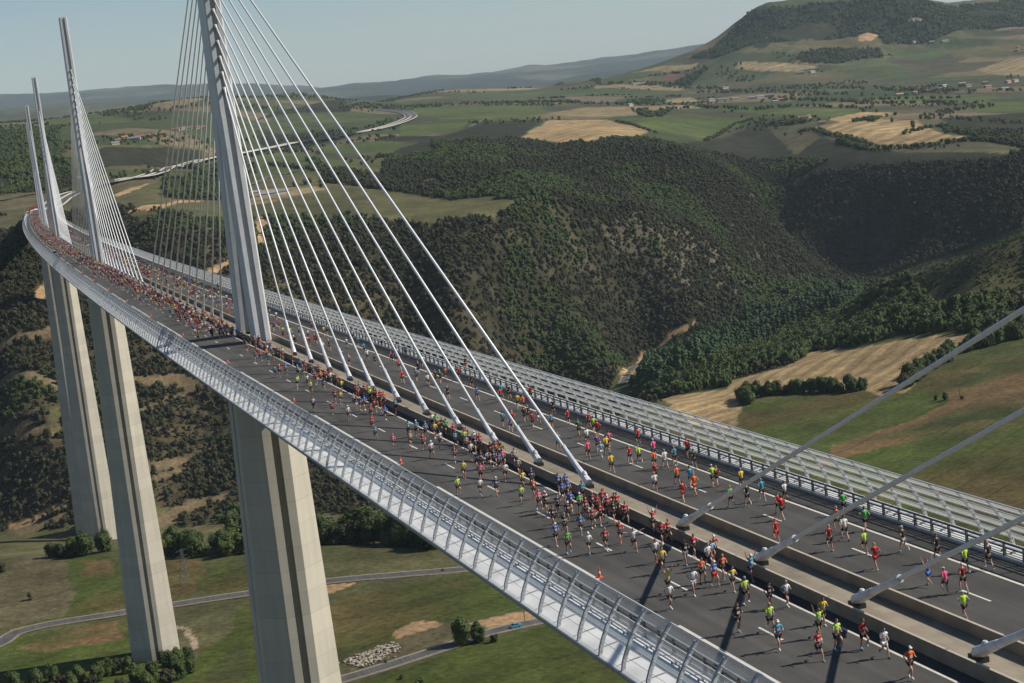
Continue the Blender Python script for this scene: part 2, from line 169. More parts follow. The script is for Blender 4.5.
('orange',[(136.1, 1732.6), (172.7, 1779.0), (194.8, 1846.8), (167.9, 1738.5), (137.4, 1690.4)]),
('tan',[(286.8, 1690.4), (367.1, 1696.1), (369.6, 1632.9), (330.4, 1587.8), (267.5, 1571.7)]),
('rock',[(366.9, 1621.5), (388.0, 1641.7), (409.0, 1616.3), (390.3, 1585.0)]),
('olive',[(363.1, 1662.8), (438.5, 1604.4), (468.2, 1483.7), (504.2, 1394.5), (551.3, 1420.0), (496.2, 1372.1), (463.4, 1343.1), (401.7, 1345.8), (372.5, 1388.0), (323.1, 1499.7), (266.9, 1556.7)]),
('orange',[(247.5, 1454.1), (261.7, 1490.9), (261.0, 1436.0), (243.3, 1399.1), (245.4, 1372.6), (229.6, 1352.2)]),
('meadow',[(470.2, 2708.0), (532.9, 2532.0), (476.2, 1930.6), (423.8, 1883.3), (323.0, 1840.8)]),
('meadow',[(574.0, 2710.5), (642.3, 2617.4), (678.2, 2300.9), (618.1, 2054.2), (565.5, 2039.2), (533.5, 2374.0)]),
('meadow2',[(637.9, 3440.8), (909.7, 3706.7), (897.1, 3361.3), (737.1, 3009.0), (653.3, 3182.3), (587.3, 3151.7)]),
('meadow',[(815.9, 3001.7), (930.8, 2909.1), (797.2, 2566.2), (700.1, 2569.0)]),
('tan',[(415.0, 3709.0), (480.2, 3969.3), (561.2, 4028.0), (568.4, 3833.0), (507.7, 3629.6), (441.9, 3539.7)]),
('meadow',[(203.8, 3974.2), (333.9, 3504.4), (333.0, 3219.7), (230.4, 3271.5), (179.9, 3393.9)]),
('olive',[(124.8, 2375.1), (152.6, 2541.3), (283.2, 2594.5), (289.3, 2529.3), (189.0, 2027.2), (137.0, 2173.2)]),
('brownfield',[(101.4, 2245.8), (125.9, 2311.4), (112.8, 2143.4), (100.6, 2159.1)]),
('olive',[(177.9, 2361.9), (252.2, 2593.9), (395.4, 2752.3), (385.2, 2639.9), (200.9, 2018.5), (158.0, 2108.6)]),
('olive',[(1126.0, 1970.8), (1175.5, 1949.4), (1198.0, 1874.2), (1237.9, 1756.3), (1268.7, 1639.5), (1232.3, 1587.1), (1201.8, 1676.6), (1179.2, 1843.2)]),
('olive',[(1217.5, 2228.4), (1272.3, 2154.1), (1221.6, 1942.1), (1260.9, 1650.2), (1232.3, 1587.1), (1192.4, 1785.2), (1174.5, 1977.7), (1183.7, 2122.5)]),
('bald',[(608.8, 1423.3), (717.6, 1515.0), (755.6, 1496.2), (723.1, 1455.5), (646.4, 1411.7), (616.5, 1406.6)]),
('bald',[(639.4, 1398.6), (721.1, 1451.5), (697.0, 1377.4), (647.6, 1370.1)]),
('bald',[(758.2, 1489.6), (892.1, 1624.5), (798.9, 1417.9), (732.8, 1369.4), (722.7, 1419.4)]),
('scrub',[(1011.8, 1568.7), (1050.9, 1554.6), (1074.9, 1512.7), (1126.1, 1391.1), (627.0, 679.2), (596.7, 734.3), (620.2, 840.2)]),
('gully',[(1110.4, 1799.8), (1116.6, 1756.6), (1064.8, 1683.1), (1047.6, 1706.0)]),
('gully',[(1114.7, 1740.8), (1118.7, 1708.9), (1096.4, 1638.2), (1070.1, 1621.8), (1067.2, 1661.8)]),
('forestg',[(416.0, 852.6), (508.9, 1126.1), (464.5, 869.0), (746.6, 1274.2), (838.8, 1313.5), (594.1, 743.1), (595.1, 639.6), (567.3, 600.1), (553.7, 650.3), (546.7, 687.9), (523.2, 739.9), (550.0, 854.2), (484.0, 762.8), (438.0, 756.4), (411.1, 706.8), (391.7, 729.0)]),
('orange',[(506.1, 1140.4), (597.6, 1317.2), (628.7, 1322.6), (661.1, 1319.4), (664.0, 1316.2), (627.1, 1312.4), (593.6, 1296.6), (507.4, 1127.3)])]
WOODS = [
('maquis',[(521.7, 1759.8), (596.2, 1831.5), (683.3, 1849.6), (776.3, 1838.5), (810.4, 1756.4), (819.7, 1631.4), (728.7, 1527.1), (652.6, 1471.5), (574.1, 1443.3), (547.9, 1431.4), (513.0, 1460.5), (490.2, 1571.0)]),
('maquis',[(810.9, 1459.7), (952.0, 1637.4), (1066.7, 1665.9), (1009.2, 1533.0), (889.4, 1404.2), (800.8, 1353.5), (767.0, 1368.2)]),
('green',[(798.3, 1398.5), (1004.3, 1609.8), (978.5, 1525.7), (796.6, 1345.8)]),
('poplar',[(497.5, 1074.8), (580.1, 1238.8), (652.4, 1289.4), (735.0, 1318.1), (788.0, 1329.7), (872.2, 1373.3), (949.4, 1470.5), (813.2, 1263.6), (735.2, 1252.0), (650.6, 1192.9), (482.1, 908.3), (430.8, 878.2)]),
('maquis',[(603.7, 2238.1), (711.8, 2424.2), (864.2, 2695.0), (949.9, 2873.9), (1054.9, 2856.0), (805.8, 2246.8), (803.7, 2062.5), (929.5, 2064.3), (1133.3, 2302.2), (1417.9, 2650.7), (1174.6, 2040.1), (1129.9, 1989.8), (923.5, 1846.3), (712.4, 1817.2), (458.5, 1669.0), (470.4, 1808.8)]),
('maquis',[(680.7, 2630.8), (755.2, 2514.8), (695.0, 2308.3), (652.8, 2522.0)]),
('maquis',[(434.1, 1929.3), (495.1, 1627.4), (639.7, 1690.2), (544.1, 1421.1), (468.2, 1483.7), (442.8, 1611.8), (376.9, 1728.5), (420.0, 1895.4)]),
('green',[(196.0, 2502.8), (383.8, 2731.3), (268.5, 1907.5), (285.6, 2448.8), (177.7, 2316.1)]),
('green',[(67.9, 3067.3), (187.8, 3223.6), (96.8, 2016.9), (20.6, 1975.4)]),
('green',[(112.8, 2213.6), (104.6, 2074.2), (153.0, 2058.9), (265.6, 2465.4), (124.8, 2375.1)]),
('green',[(200.7, 1791.3), (369.2, 2161.5), (272.6, 1617.0), (231.1, 1633.8), (180.4, 1617.2)]),
('maquis',[(579.5, 3322.1), (997.2, 4237.4), (877.0, 3679.2), (641.1, 3424.3)]),
('maquis',[(543.8, 3074.4), (649.7, 3165.8), (702.8, 2868.2), (665.4, 2793.5), (529.1, 2958.5)]),
('maquis',[(2738.9, 4946.4), (2933.6, 4887.7), (2825.0, 4710.6), (2667.4, 4819.8)]),
('maquis',[(1553.8, 2252.9), (1739.9, 2266.0), (1280.4, 1612.8), (1363.2, 1900.0)]),
('maquis',[(1284.7, 2176.6), (1228.3, 1925.3), (1247.4, 1566.0), (1220.9, 1529.7), (1124.3, 2010.5), (1175.7, 2074.4)])]
HEDGES = [
([(1315.2, 3795.9), (1385.3, 3786.4), (1422.7, 3673.9), (1398.2, 3508.9), (1479.9, 3373.1), (1516.4, 3400.8)],16,9,30),
([(1093.6, 3991.8), (1181.4, 4048.9)],12,8,10),
([(1622.3, 4069.8), (1716.7, 3990.8)],18,8,8),
([(1778.7, 5165.3), (3012.8, 8083.9), (1935.0, 4771.9)],30,10,20),
([(1387.7, 4990.9), (1526.4, 5095.6)],20,8,10),
([(1907.3, 4660.3), (1952.9, 4493.7), (1990.0, 4154.5), (1992.5, 3968.0)],22,10,40),
([(1366.8, 3104.6), (1247.9, 2748.5), (1401.1, 3052.0), (1499.1, 3091.2), (1518.0, 2848.0), (1629.0, 2888.8), (1649.0, 2721.6)],20,10,25),
([(1708.6, 3129.9), (1775.0, 2943.3), (1733.7, 2830.4), (1849.0, 2648.1)],14,10,40),
([(1429.3, 2324.5), (1489.7, 2355.3), (1444.7, 2294.7)],9,10,10),
([(1338.7, 2010.1), (1450.2, 2075.4), (1377.4, 1948.2), (1393.0, 1919.6)],10,8,12),
([(1231.6, 1917.0), (1271.4, 1834.4), (1320.2, 1821.6), (1333.4, 1733.4), (1388.7, 1767.0)],10,10,14),
([(1331.3, 2331.2), (1340.5, 2295.2), (1299.4, 2170.2), (1261.6, 2010.7), (1245.7, 1948.9)],10,8,8),
([(1388.1, 2552.0), (1394.9, 2449.4), (1405.5, 2425.0)],9,10,14),
([(1811.3, 2507.1), (1636.1, 2382.9), (1544.6, 2269.1), (1580.4, 2039.4)],14,8,40),
([(1954.4, 3500.1), (2058.4, 3442.0), (2059.8, 3091.1), (2225.0, 2977.9)],22,9,60),
([(1907.7, 3977.0), (1862.4, 3531.1), (1879.7, 3359.7), (1888.7, 3143.3)],22,9,50),
([(1814.1, 2937.1), (1959.5, 2818.4)],12,9,12),
([(1107.3, 2587.7), (1062.0, 2379.4), (1063.0, 2320.5)],10,6,6),
([(1418.4, 2684.8), (1363.4, 2645.6), (1149.1, 2317.3)],10,6,6),
([(2365.7, 4451.8), (2468.9, 4333.9), (2661.9, 4318.6)],25,10,70),
([(2056.3, 4656.6), (2146.5, 4557.1), (2192.6, 4582.9)],22,10,16),
([(2198.3, 4384.8), (2120.6, 4197.4), (2123.9, 4048.8)],25,10,60),
([(-20.1, 547.4), (2.7, 536.6)],5,9,9),
([(25.8, 508.8), (57.7, 471.8)],4.5,9,14),
([(64.5, 500.9), (87.8, 498.8), (106.9, 486.5), (128.9, 467.5), (139.1, 416.7)],4,13,18),
([(378.4, 612.5), (389.6, 639.7), (402.1, 626.9), (414.7, 612.4), (424.6, 587.6), (438.4, 573.6)],4.5,7.5,4),
([(446.6, 545.4), (475.0, 571.3), (503.4, 589.2), (533.6, 592.6), (561.5, 591.9)],6,9,8),
([(450.4, 958.3), (419.3, 785.6), (455.0, 795.9), (519.3, 828.9), (557.2, 869.4)],6,8.5,10),
([(251.4, 2653.6), (410.3, 2838.3)],18,9,50),
([(209.1, 1980.1), (214.5, 1878.1), (251.0, 1835.1)],10,8,20),
([(413.9, 2245.8), (423.8, 1883.3), (461.7, 1876.5)],12,8,10),
([(429.7, 1939.4), (475.5, 2251.6)],14,9,12),
([(553.6, 2133.2), (576.9, 1903.5), (638.8, 2063.9)],10,8,14),
([(490.6, 2945.0), (633.3, 3090.3), (707.2, 3054.1)],16,8,24)]
ROADS = {'motorway':[(49.5, 1644.5), (67.5, 1742.1), (85.6, 1841.5), (106.5, 1910.0), (135.9, 1887.8), (166.6, 1883.0), (221.1, 1973.9), (357.7, 2569.1), (459.5, 2778.5), (536.3, 2899.6), (613.5, 2998.1), (661.5, 2858.7), (717.8, 2850.6), (795.9, 2987.4), (877.1, 3182.9), (930.5, 3338.4), (994.9, 3627.1), (995.9, 3749.7), (968.6, 3805.7)],
'motorway_far':[(890.5, 3836.9), (962.6, 4013.7), (1015.6, 4191.4)],
'valley_road':[(-64.3, 395.9), (-52.6, 404.0), (-45.9, 414.4), (-32.7, 416.7), (-5.2, 412.0), (15.4, 407.7), (46.4, 402.6), (77.9, 396.6), (107.5, 379.9), (127.1, 369.7), (137.1, 371.6), (162.5, 390.6)],
'lower_road':[(22.9, 253.8), (40.0, 255.0), (52.6, 256.3), (70.7, 258.8), (95.2, 265.6), (112.1, 271.5), (134.9, 272.9), (153.7, 270.6)],
'river_road':[(498.5, 1119.9), (512.1, 1143.2), (566.3, 1259.2), (595.8, 1301.5), (610.3, 1316.3)],
'farm_road':[(295.1, 1739.0), (408.9, 2001.0), (495.6, 2138.1)],
'village_road':[(876.7, 2735.3), (954.3, 2919.3), (1048.6, 3081.6), (1125.5, 3193.5)],
'left_road':[(15.9, 1882.7), (67.7, 1962.6), (93.8, 1983.5)]}
SPOTS = {'white_car':(134.8, 376.8),
'blue_car':(120.9, 273.3),
'pylon':(26.1, 436.6),
'pole':(126.9, 276.4),
'pole2':(445.3, 489.0)}
HOUSES = [((235.9, 2616.0),'r'),((253.4, 2671.1),'r'),((268.6, 2661.9),'w'),((285.4, 2706.0),'r'),((298.0, 2727.2),'r'),((307.7, 2750.0),'r'),((329.8, 2776.7),'r'),((225.6, 2565.6),'w'),((364.7, 2865.3),'r'),((380.8, 2891.0),'r'),((395.8, 2907.7),'r'),((413.6, 2930.0),'r'),((424.5, 2942.0),'r'),((128.4, 2024.8),'w'),((1424.0, 3297.5),'w'),((1523.8, 3315.6),'w'),((1640.3, 3337.5),'w'),((1639.7, 3277.8),'w'),((1666.4, 3266.2),'g'),((1700.9, 3250.4),'w'),((1727.5, 3263.5),'w'),((1756.3, 3280.7),'w'),((1641.2, 3022.4),'w'),((1690.9, 3095.8),'r'),((1427.9, 2511.1),'r'),((1447.0, 2516.6),'r'),((1433.9, 2503.4),'r'),((1388.0, 2357.2),'r'),((1926.4, 2996.2),'o'),((1996.9, 3051.0),'r'),((2052.8, 3096.2),'r'),((2113.6, 3135.6),'r'),((2184.2, 3229.9),'w'),((2253.3, 3261.8),'w'),((2215.3, 3179.3),'r'),((2298.6, 3235.8),'r'),((2224.6, 3113.7),'r'),((2338.9, 3202.9),'r'),((2363.8, 3211.2),'w'),((2208.4, 3024.6),'w'),((2908.5, 4527.0),'w'),((2957.2, 4501.4),'g'),((2996.5, 4489.2),'g'),((2257.5, 4066.8),'w'),((2296.0, 4068.7),'g'),((1975.9, 3964.5),'w'),((1921.3, 4449.8),'w'),((1932.0, 4430.1),'w'),((820.4, 1312.5),'r'),((682.0, 8676.9),'w'),((296.8, 1637.7),'w'),((285.1, 1654.0),'w'),((314.2, 1645.0),'w'),((3056.2, 4191.7),'r')]
LONE = [(-49.2, 332.2, 0.95, 'bushy green tree in the thicket round the foot of the second pier', 'trees round the foot of the second pier'), (-45.1, 328.6, 0.95, 'bushy green tree in the thicket round the foot of the second pier', 'trees round the foot of the second pier'), (-41.6, 329.8, 0.95, 'bushy green tree in the thicket round the foot of the second pier', 'trees round the foot of the second pier'), (-36.2, 337.0, 0.95, 'bushy green tree in the thicket round the foot of the second pier', 'trees round the foot of the second pier'), (-34.0, 326.2, 0.95, 'bushy green tree in the thicket round the foot of the second pier', 'trees round the foot of the second pier'), (-30.5, 320.0, 0.95, 'bushy green tree in the thicket round the foot of the second pier', 'trees round the foot of the second pier'), (-27.4, 324.6, 0.95, 'bushy green tree in the thicket round the foot of the second pier', 'trees round the foot of the second pier'), (-23.4, 316.1, 0.95, 'bushy green tree in the thicket round the foot of the second pier', 'trees round the foot of the second pier'), (-20.2, 321.9, 0.95, 'bushy green tree in the thicket round the foot of the second pier', 'trees round the foot of the second pier'), (-16.5, 327.6, 0.95, 'bushy green tree in the thicket round the foot of the second pier', 'trees round the foot of the second pier'), (-12.8, 331.9, 0.95, 'bushy green tree in the thicket round the foot of the second pier', 'trees round the foot of the second pier'), (-9.9, 324.8, 0.95, 'bushy green tree in the thicket round the foot of the second pier', 'trees round the foot of the second pier'), (-8.4, 307.5, 0.95, 'bushy green tree in the thicket round the foot of the second pier', 'trees round the foot of the second pier'), (-14.8, 302.9, 0.95, 'bushy green tree in the thicket round the foot of the second pier', 'trees round the foot of the second pier'), (-5.5, 298.9, 0.95, 'bushy green tree in the thicket round the foot of the second pier', 'trees round the foot of the second pier'), (-2.8, 307.8, 0.95, 'bushy green tree in the thicket round the foot of the second pier', 'trees round the foot of the second pier'), (3.8, 330.7, 0.95, 'bushy green tree in the thicket round the foot of the second pier', 'trees round the foot of the second pier'), (4.8, 315.3, 0.95, 'bushy green tree in the thicket round the foot of the second pier', 'trees round the foot of the second pier'), (7.9, 323.1, 0.95, 'bushy green tree in the thicket round the foot of the second pier', 'trees round the foot of the second pier'), (12.4, 326.8, 0.95, 'bushy green tree in the thicket round the foot of the second pier', 'trees round the foot of the second pier'), (10.9, 309.7, 0.95, 'bushy green tree in the thicket round the foot of the second pier', 'trees round the foot of the second pier'), (6.3, 304.6, 0.95, 'bushy green tree in the thicket round the foot of the second pier', 'trees round the foot of the second pier'), (1.6, 300.9, 0.95, 'bushy green tree in the thicket round the foot of the second pier', 'trees round the foot of the second pier'), (99.6, 264.4, 1.55, 'large dark bush beside the lower road, right of the stone heap', None), (105.6, 263.6, 0.9, 'middling bush just right of the large dark bush by the lower road', None), (109.9, 259.8, 0.65, 'small low bush by the lower road nearest the blue car', None), (123.3, 371.4, 0.2, 'tiny round bush at the edge of the valley road by the white car', None), (71.6, 262.3, 0.22, 'tiny bush on the verge above the lower road under the stone heap', None), (71.8, 241.3, 0.3, 'low bush at the bottom edge below the lower road', None), (437.2, 490.7, 0.55, 'low shrub round the wooden pole in the green meadow', None), (435.5, 496.8, 0.45, 'shrub left of the wooden pole in the green meadow', None), (441.7, 481.4, 0.35, 'small shrub right of the wooden pole in the green meadow', None), (1407.3, 2099.0, 1.5, 'single round tree standing alone on the far golden field', None), (1458.8, 2247.8, 1.0, 'tree at the left end of the thicket between the two golden fields', None), (-47.7, 529.9, 0.9, 'green tree cut by the left edge of the picture beside the dry field', None)]
SHRUB = [(-38.0, 465.9), (74.4, 227.9), (477.5, 991.3)]
OUTER0=-188.5
DASH=(-195.0,-196.5)
RIB0=-195.6
ROCKS = [(59.5, 277.8), (69.9, 282.0), (79.6, 285.5), (80.4, 274.0), (74.2, 269.9), (63.1, 265.2)]
RUNNERS = [(-117.4,8.77,'yellow','black',''), (-118.8,8.95,'orange','black',''), (-113.2,11.77,'red','black',''), (-127.3,4.85,'red','black',''), (-125.9,6.62,'black','black',''), (-125.3,7.27,'black','black',''), (-130.2,6.02,'red','black',''), (-128.5,7.32,'blue','white',''), (-132.0,7.41,'teal','black',''), (-124.2,10.46,'black','black',''), (-132.0,9.23,'red','black',''), (-143.8,3.86,'teal','black',''), (-138.8,7.82,'darkgreen','black',''), (-135.5,10.15,'red','black',''), (-138.5,9.50,'lime','black',''), (-143.7,6.82,'white','navy',''), (-141.3,8.83,'red','black',''), (-147.6,6.30,'purple','black',''), (-150.1,4.41,'pink','black',''), (-151.0,5.36,'lightblue','white',''), (-149.2,6.58,'yellow','black',''), (-147.3,7.62,'pink','black',''), (-157.3,3.81,'yellow','black',''), (-148.2,10.19,'red','black',''), (-154.9,6.52,'red','black',''), (-155.7,7.08,'lime','black',''), (-154.8,8.90,'pink','navy',''), (-158.8,7.19,'orange','black',''), (-163.7,5.19,'red','black',''), (-167.3,3.58,'white','navy',''), (-159.6,7.87,'white','grey',''), (-158.9,9.08,'teal','black',''), (-166.6,5.87,'orange','black',''), (-157.0,11.14,'red','black',''), (-161.6,9.71,'black','black',''), (-172.3,3.81,'red','red',''), (-167.9,6.46,'teal','black',''), (-170.8,5.51,'orange','orange',''), (-169.2,7.84,'lime','black',''), (-169.2,8.22,'darkred','black',''), (-176.7,5.82,'green','black',''), (-171.6,9.24,'yellow','black',''), (-177.3,6.91,'black','black',''), (-176.7,8.45,'teal','black',''), (-178.4,9.54,'white','black',''), (-181.4,7.41,'red','black',''), (-185.0,10.84,'green','black',''), (-188.7,3.48,'red','red',''), (-183.1,6.84,'red','black',''), (-188.9,8.13,'darkred','black',''), (-191.5,7.23,'white','black',''), (-195.4,6.51,'lime','black',''), (-190.3,9.54,'green','black',''), (-193.2,5.14,'darkred','black',''), (-199.2,5.08,'red','red',''), (-196.9,8.52,'black','grey','cap'), (-200.2,9.00,'black','black',''), (-204.5,5.60,'blue','blue','up'), (-206.7,5.38,'pink','black',''), (-203.5,8.87,'lime','black','cap'), (-204.0,10.24,'black','black',''), (-207.0,6.43,'darkred','black','cap'), (-211.5,3.52,'lime','black','cap'), (-37.0,4.37,'white','black',''), (-37.0,5.36,'navy','black',''), (-37.6,7.97,'white','black',''), (-58.3,3.56,'grey','black',''), (-38.2,9.59,'teal','black',''), (-47.1,8.44,'teal','black',''), (-56.3,6.71,'white','black',''), (-62.9,6.16,'black','black',''), (-63.1,8.53,'red','black',''), (-63.3,9.04,'blue','black',''), (-71.4,7.43,'pink','black',''), (-83.9,4.58,'red','black',''), (-84.4,6.32,'teal','black',''), (-89.8,6.30,'white','black',''), (-88.8,7.62,'black','black',''), (-89.4,8.03,'darkgreen','black',''), (-86.8,9.46,'orange','black',''), (-78.0,8.33,'black','black',''), (-102.8,5.05,'black','black',''), (-88.7,10.71,'red','black',''), (-97.4,9.66,'black','black',''), (-107.1,7.34,'blue','navy',''), (-110.9,8.91,'red','black',''), (-108.1,9.97,'teal','black',''), (-126.6,4.01,'teal','black',''), (-110.2,10.19,'black','black',''), (-130.1,3.69,'blue','black',''), (-58.3,11.81,'teal','black',''), (-42.9,12.18,'white','black',''), (-72.7,10.35,'white','black',''), (-80.4,14.06,'black','black',''), (-202.1,-3.99,'black','black',''), (-202.6,-3.11,'white','black',''), (-206.3,-6.12,'lime','black',''), (-209.5,-7.25,'teal','black',''), (-207.0,-3.03,'yellow','black',''), (-209.0,-4.41,'lime','black','up'), (-212.5,-6.38,'red','black',''), (-211.6,-4.73,'lime','black',''), (-212.4,-3.55,'red','black',''), (-214.3,-3.36,'white','white',''), (-218.1,-4.11,'orange','black',''), (-172.1,-7.02,'black','black',''), (-177.6,-8.83,'blue','black',''), (-175.0,-7.15,'black','black',''), (-180.5,-8.96,'green','black',''), (-176.3,-6.35,'blue','black',''), (-181.8,-7.86,'white','black',''), (-174.8,-4.81,'red','black',''), (-174.2,-3.94,'red','black',''), (-181.9,-6.62,'red','black',''), (-180.7,-4.98,'red','black',''), (-183.4,-5.06,'white','black','out'), (-175.3,-2.33,'red','black',''), (-174.2,-2.86,'black','black',''), (-179.4,-1.83,'red','black','up'), (-183.1,-2.75,'red','black',''), (-182.6,-2.05,'red','black',''), (-187.4,-5.12,'white','black',''), (-190.1,-5.79,'yellow','black',''), (-189.2,-3.69,'black','grey',''), (-188.2,-2.61,'red','black',''), (-189.7,-1.75,'red','black',''), (-191.3,-3.00,'white','black',''), (-190.5,-2.34,'lightblue','black',''), (-194.3,-4.85,'orange','black',''), (-194.4,-3.39,'orange','black',''), (-195.4,-4.48,'blue','red',''), (-196.2,-6.33,'white','white',''), (-197.2,-4.06,'yellow','black',''), (-200.4,-4.78,'lime','black',''), (-195.8,-2.06,'teal','navy','up'), (-195.0,-7.55,'yellow','black','up'), (-198.1,-8.82,'white','black',''), (-205.2,-7.64,'black','black',''), (-167.1,-5.80,'black','black',''), (-171.3,-5.49,'black','black',''), (-168.7,-4.26,'blue','black',''), (-171.8,-2.40,'red','black',''), (-171.6,-4.12,'darkred','black',''), (-151.8,-2.88,'grey','black',''), (-157.3,-4.38,'yellow','black',''), (-157.0,-3.46,'navy','black',''), (-161.4,-4.83,'orange','black',''), (-162.7,-6.37,'lime','black',''), (-165.6,-5.87,'pink','black',''), (-166.9,-5.80,'white','black',''), (-161.2,-2.55,'blue','black',''), (-161.3,-1.93,'blue','black',''), (-164.1,-2.77,'blue','black',''), (-165.9,-2.22,'teal','black',''), (-169.9,-2.92,'darkred','black',''), (-169.7,-1.97,'red','black',''), (-169.4,-1.75,'red','black',''), (-171.6,-1.75,'red','black',''), (-172.2,-1.75,'red','black',''), (-168.0,-4.17,'blue','black',''), (-168.3,-5.24,'navy','black',''), (-169.5,-3.83,'green','black',''), (-164.4,-3.39,'blue','black',''), (-170.8,-2.84,'red','black',''), (-171.3,-2.32,'white','black',''), (-147.4,-1.75,'grey','black',''), (-35.7,-5.08,'red','black',''), (-35.3,-4.05,'orange','black',''), (-42.5,-5.10,'teal','black',''), (-57.9,-7.00,'teal','black',''), (-58.2,-6.35,'red','black',''), (-57.9,-5.44,'blue','black',''), (-47.1,-2.31,'red','black',''), (-72.8,-6.81,'lime','black',''), (-61.8,-4.51,'teal','black',''), (-79.4,-6.38,'lime','black',''), (-72.0,-5.30,'white','black',''), (-71.7,-4.05,'red','black',''), (-94.3,-9.20,'lilac','black',''), (-99.5,-8.05,'red','black',''), (-93.0,-5.57,'yellow','black',''), (-91.3,-5.84,'darkred','black',''), (-105.4,-7.49,'white','black',''), (-78.1,-4.47,'blue','black',''), (-98.9,-4.99,'black','white',''), (-100.5,-4.89,'blue','black',''), (-100.4,-4.37,'blue','black',''), (-88.3,-2.44,'red','red',''), (-92.0,-1.78,'lime','black',''), (-89.7,-1.75,'red','black',''), (-106.3,-5.11,'red','black',''), (-104.1,-3.28,'red','black',''), (-109.7,-4.25,'blue','black',''), (-106.5,-2.24,'teal','black',''), (-99.4,-1.75,'orange','black',''), (-115.0,-7.12,'red','black',''), (-120.9,-8.22,'teal','black',''), (-128.3,-8.20,'pink','black',''), (-122.8,-5.13,'teal','black',''), (-128.6,-6.52,'tan','black',''), (-122.9,-4.29,'teal','black',''), (-131.2,-5.88,'red','black',''), (-125.1,-3.91,'blue','black',''), (-136.4,-6.53,'white','black',''), (-131.7,-4.27,'white','black',''), (-126.3,-3.28,'yellow','black',''), (-120.0,-1.75,'white','black',''), (-123.8,-1.75,'black','black',''), (-128.7,-1.94,'red','black',''), (-133.1,-3.10,'teal','black',''), (-140.5,-5.41,'darkred','black',''), (-148.5,-6.97,'yellow','black',''), (-140.6,-3.81,'white','black',''), (-154.6,-9.38,'lime','black',''), (-145.4,-4.75,'blue','black',''), (-145.5,-4.34,'black','black',''), (-145.5,-3.69,'white','black',''), (-151.2,-6.20,'pink','black',''), (-156.6,-8.00,'white','black',''), (-157.5,-6.83,'navy','black',''), (-133.2,-2.19,'lime','black',''), (-132.0,-1.75,'white','black',''), (-135.1,-1.75,'white','black',''), (-136.9,-1.75,'red','black',''), (-136.1,-1.75,'red','black',''), (-141.9,-1.75,'red','black',''), (-147.7,-3.33,'blue','black',''), (-152.9,-4.48,'white','black',''), (-146.7,-2.65,'pink','black',''), (-143.7,-1.75,'yellow','black',''), (-36.4,-1.75,'yellow','black',''), (-40.1,-2.45,'red','black',''), (-53.6,-2.50,'blue','black',''), (-58.6,-2.80,'red','black',''), (-61.0,-2.40,'navy','black',''), (-64.8,-2.16,'red','black',''), (-70.7,-2.58,'red','black',''), (-73.9,-2.60,'white','black',''), (-76.0,-2.23,'red','black',''), (-83.4,-3.26,'yellow','black',''), (-26.2,-1.79,'navy','black',''), (-34.4,-2.13,'red','black',''), (-24.0,-3.00,'red','black',''), (-30.0,-4.66,'red','black',''), (-62.1,-3.87,'navy','black',''), (-69.0,-3.74,'navy','black',''), (-71.2,-3.31,'orange','black',''), (-69.5,-1.75,'red','black',''), (-96.3,-4.68,'grey','black',''), (-86.9,-1.75,'teal','black',''), (-91.7,-1.75,'darkred','black',''), (-94.9,-1.75,'red','black',''), (-99.3,-2.52,'red','black',''), (-102.5,-3.77,'red','black',''), (-93.4,-1.75,'black','black',''), (-97.7,-1.75,'red','black',''), (-94.5,-2.25,'lime','black',''), (-125.3,-1.75,'green','black',''), (-121.6,-1.75,'green','black',''), (-132.4,-1.75,'navy','black',''), (-141.9,-2.31,'red','black',''), (-137.6,-2.44,'navy','black',''), (-145.6,-3.15,'navy','black',''), (-136.2,-2.90,'grey','black','')]
SKY, SUN, EXPO, HAZE = .070, 5.0, .28, 2.3e-5
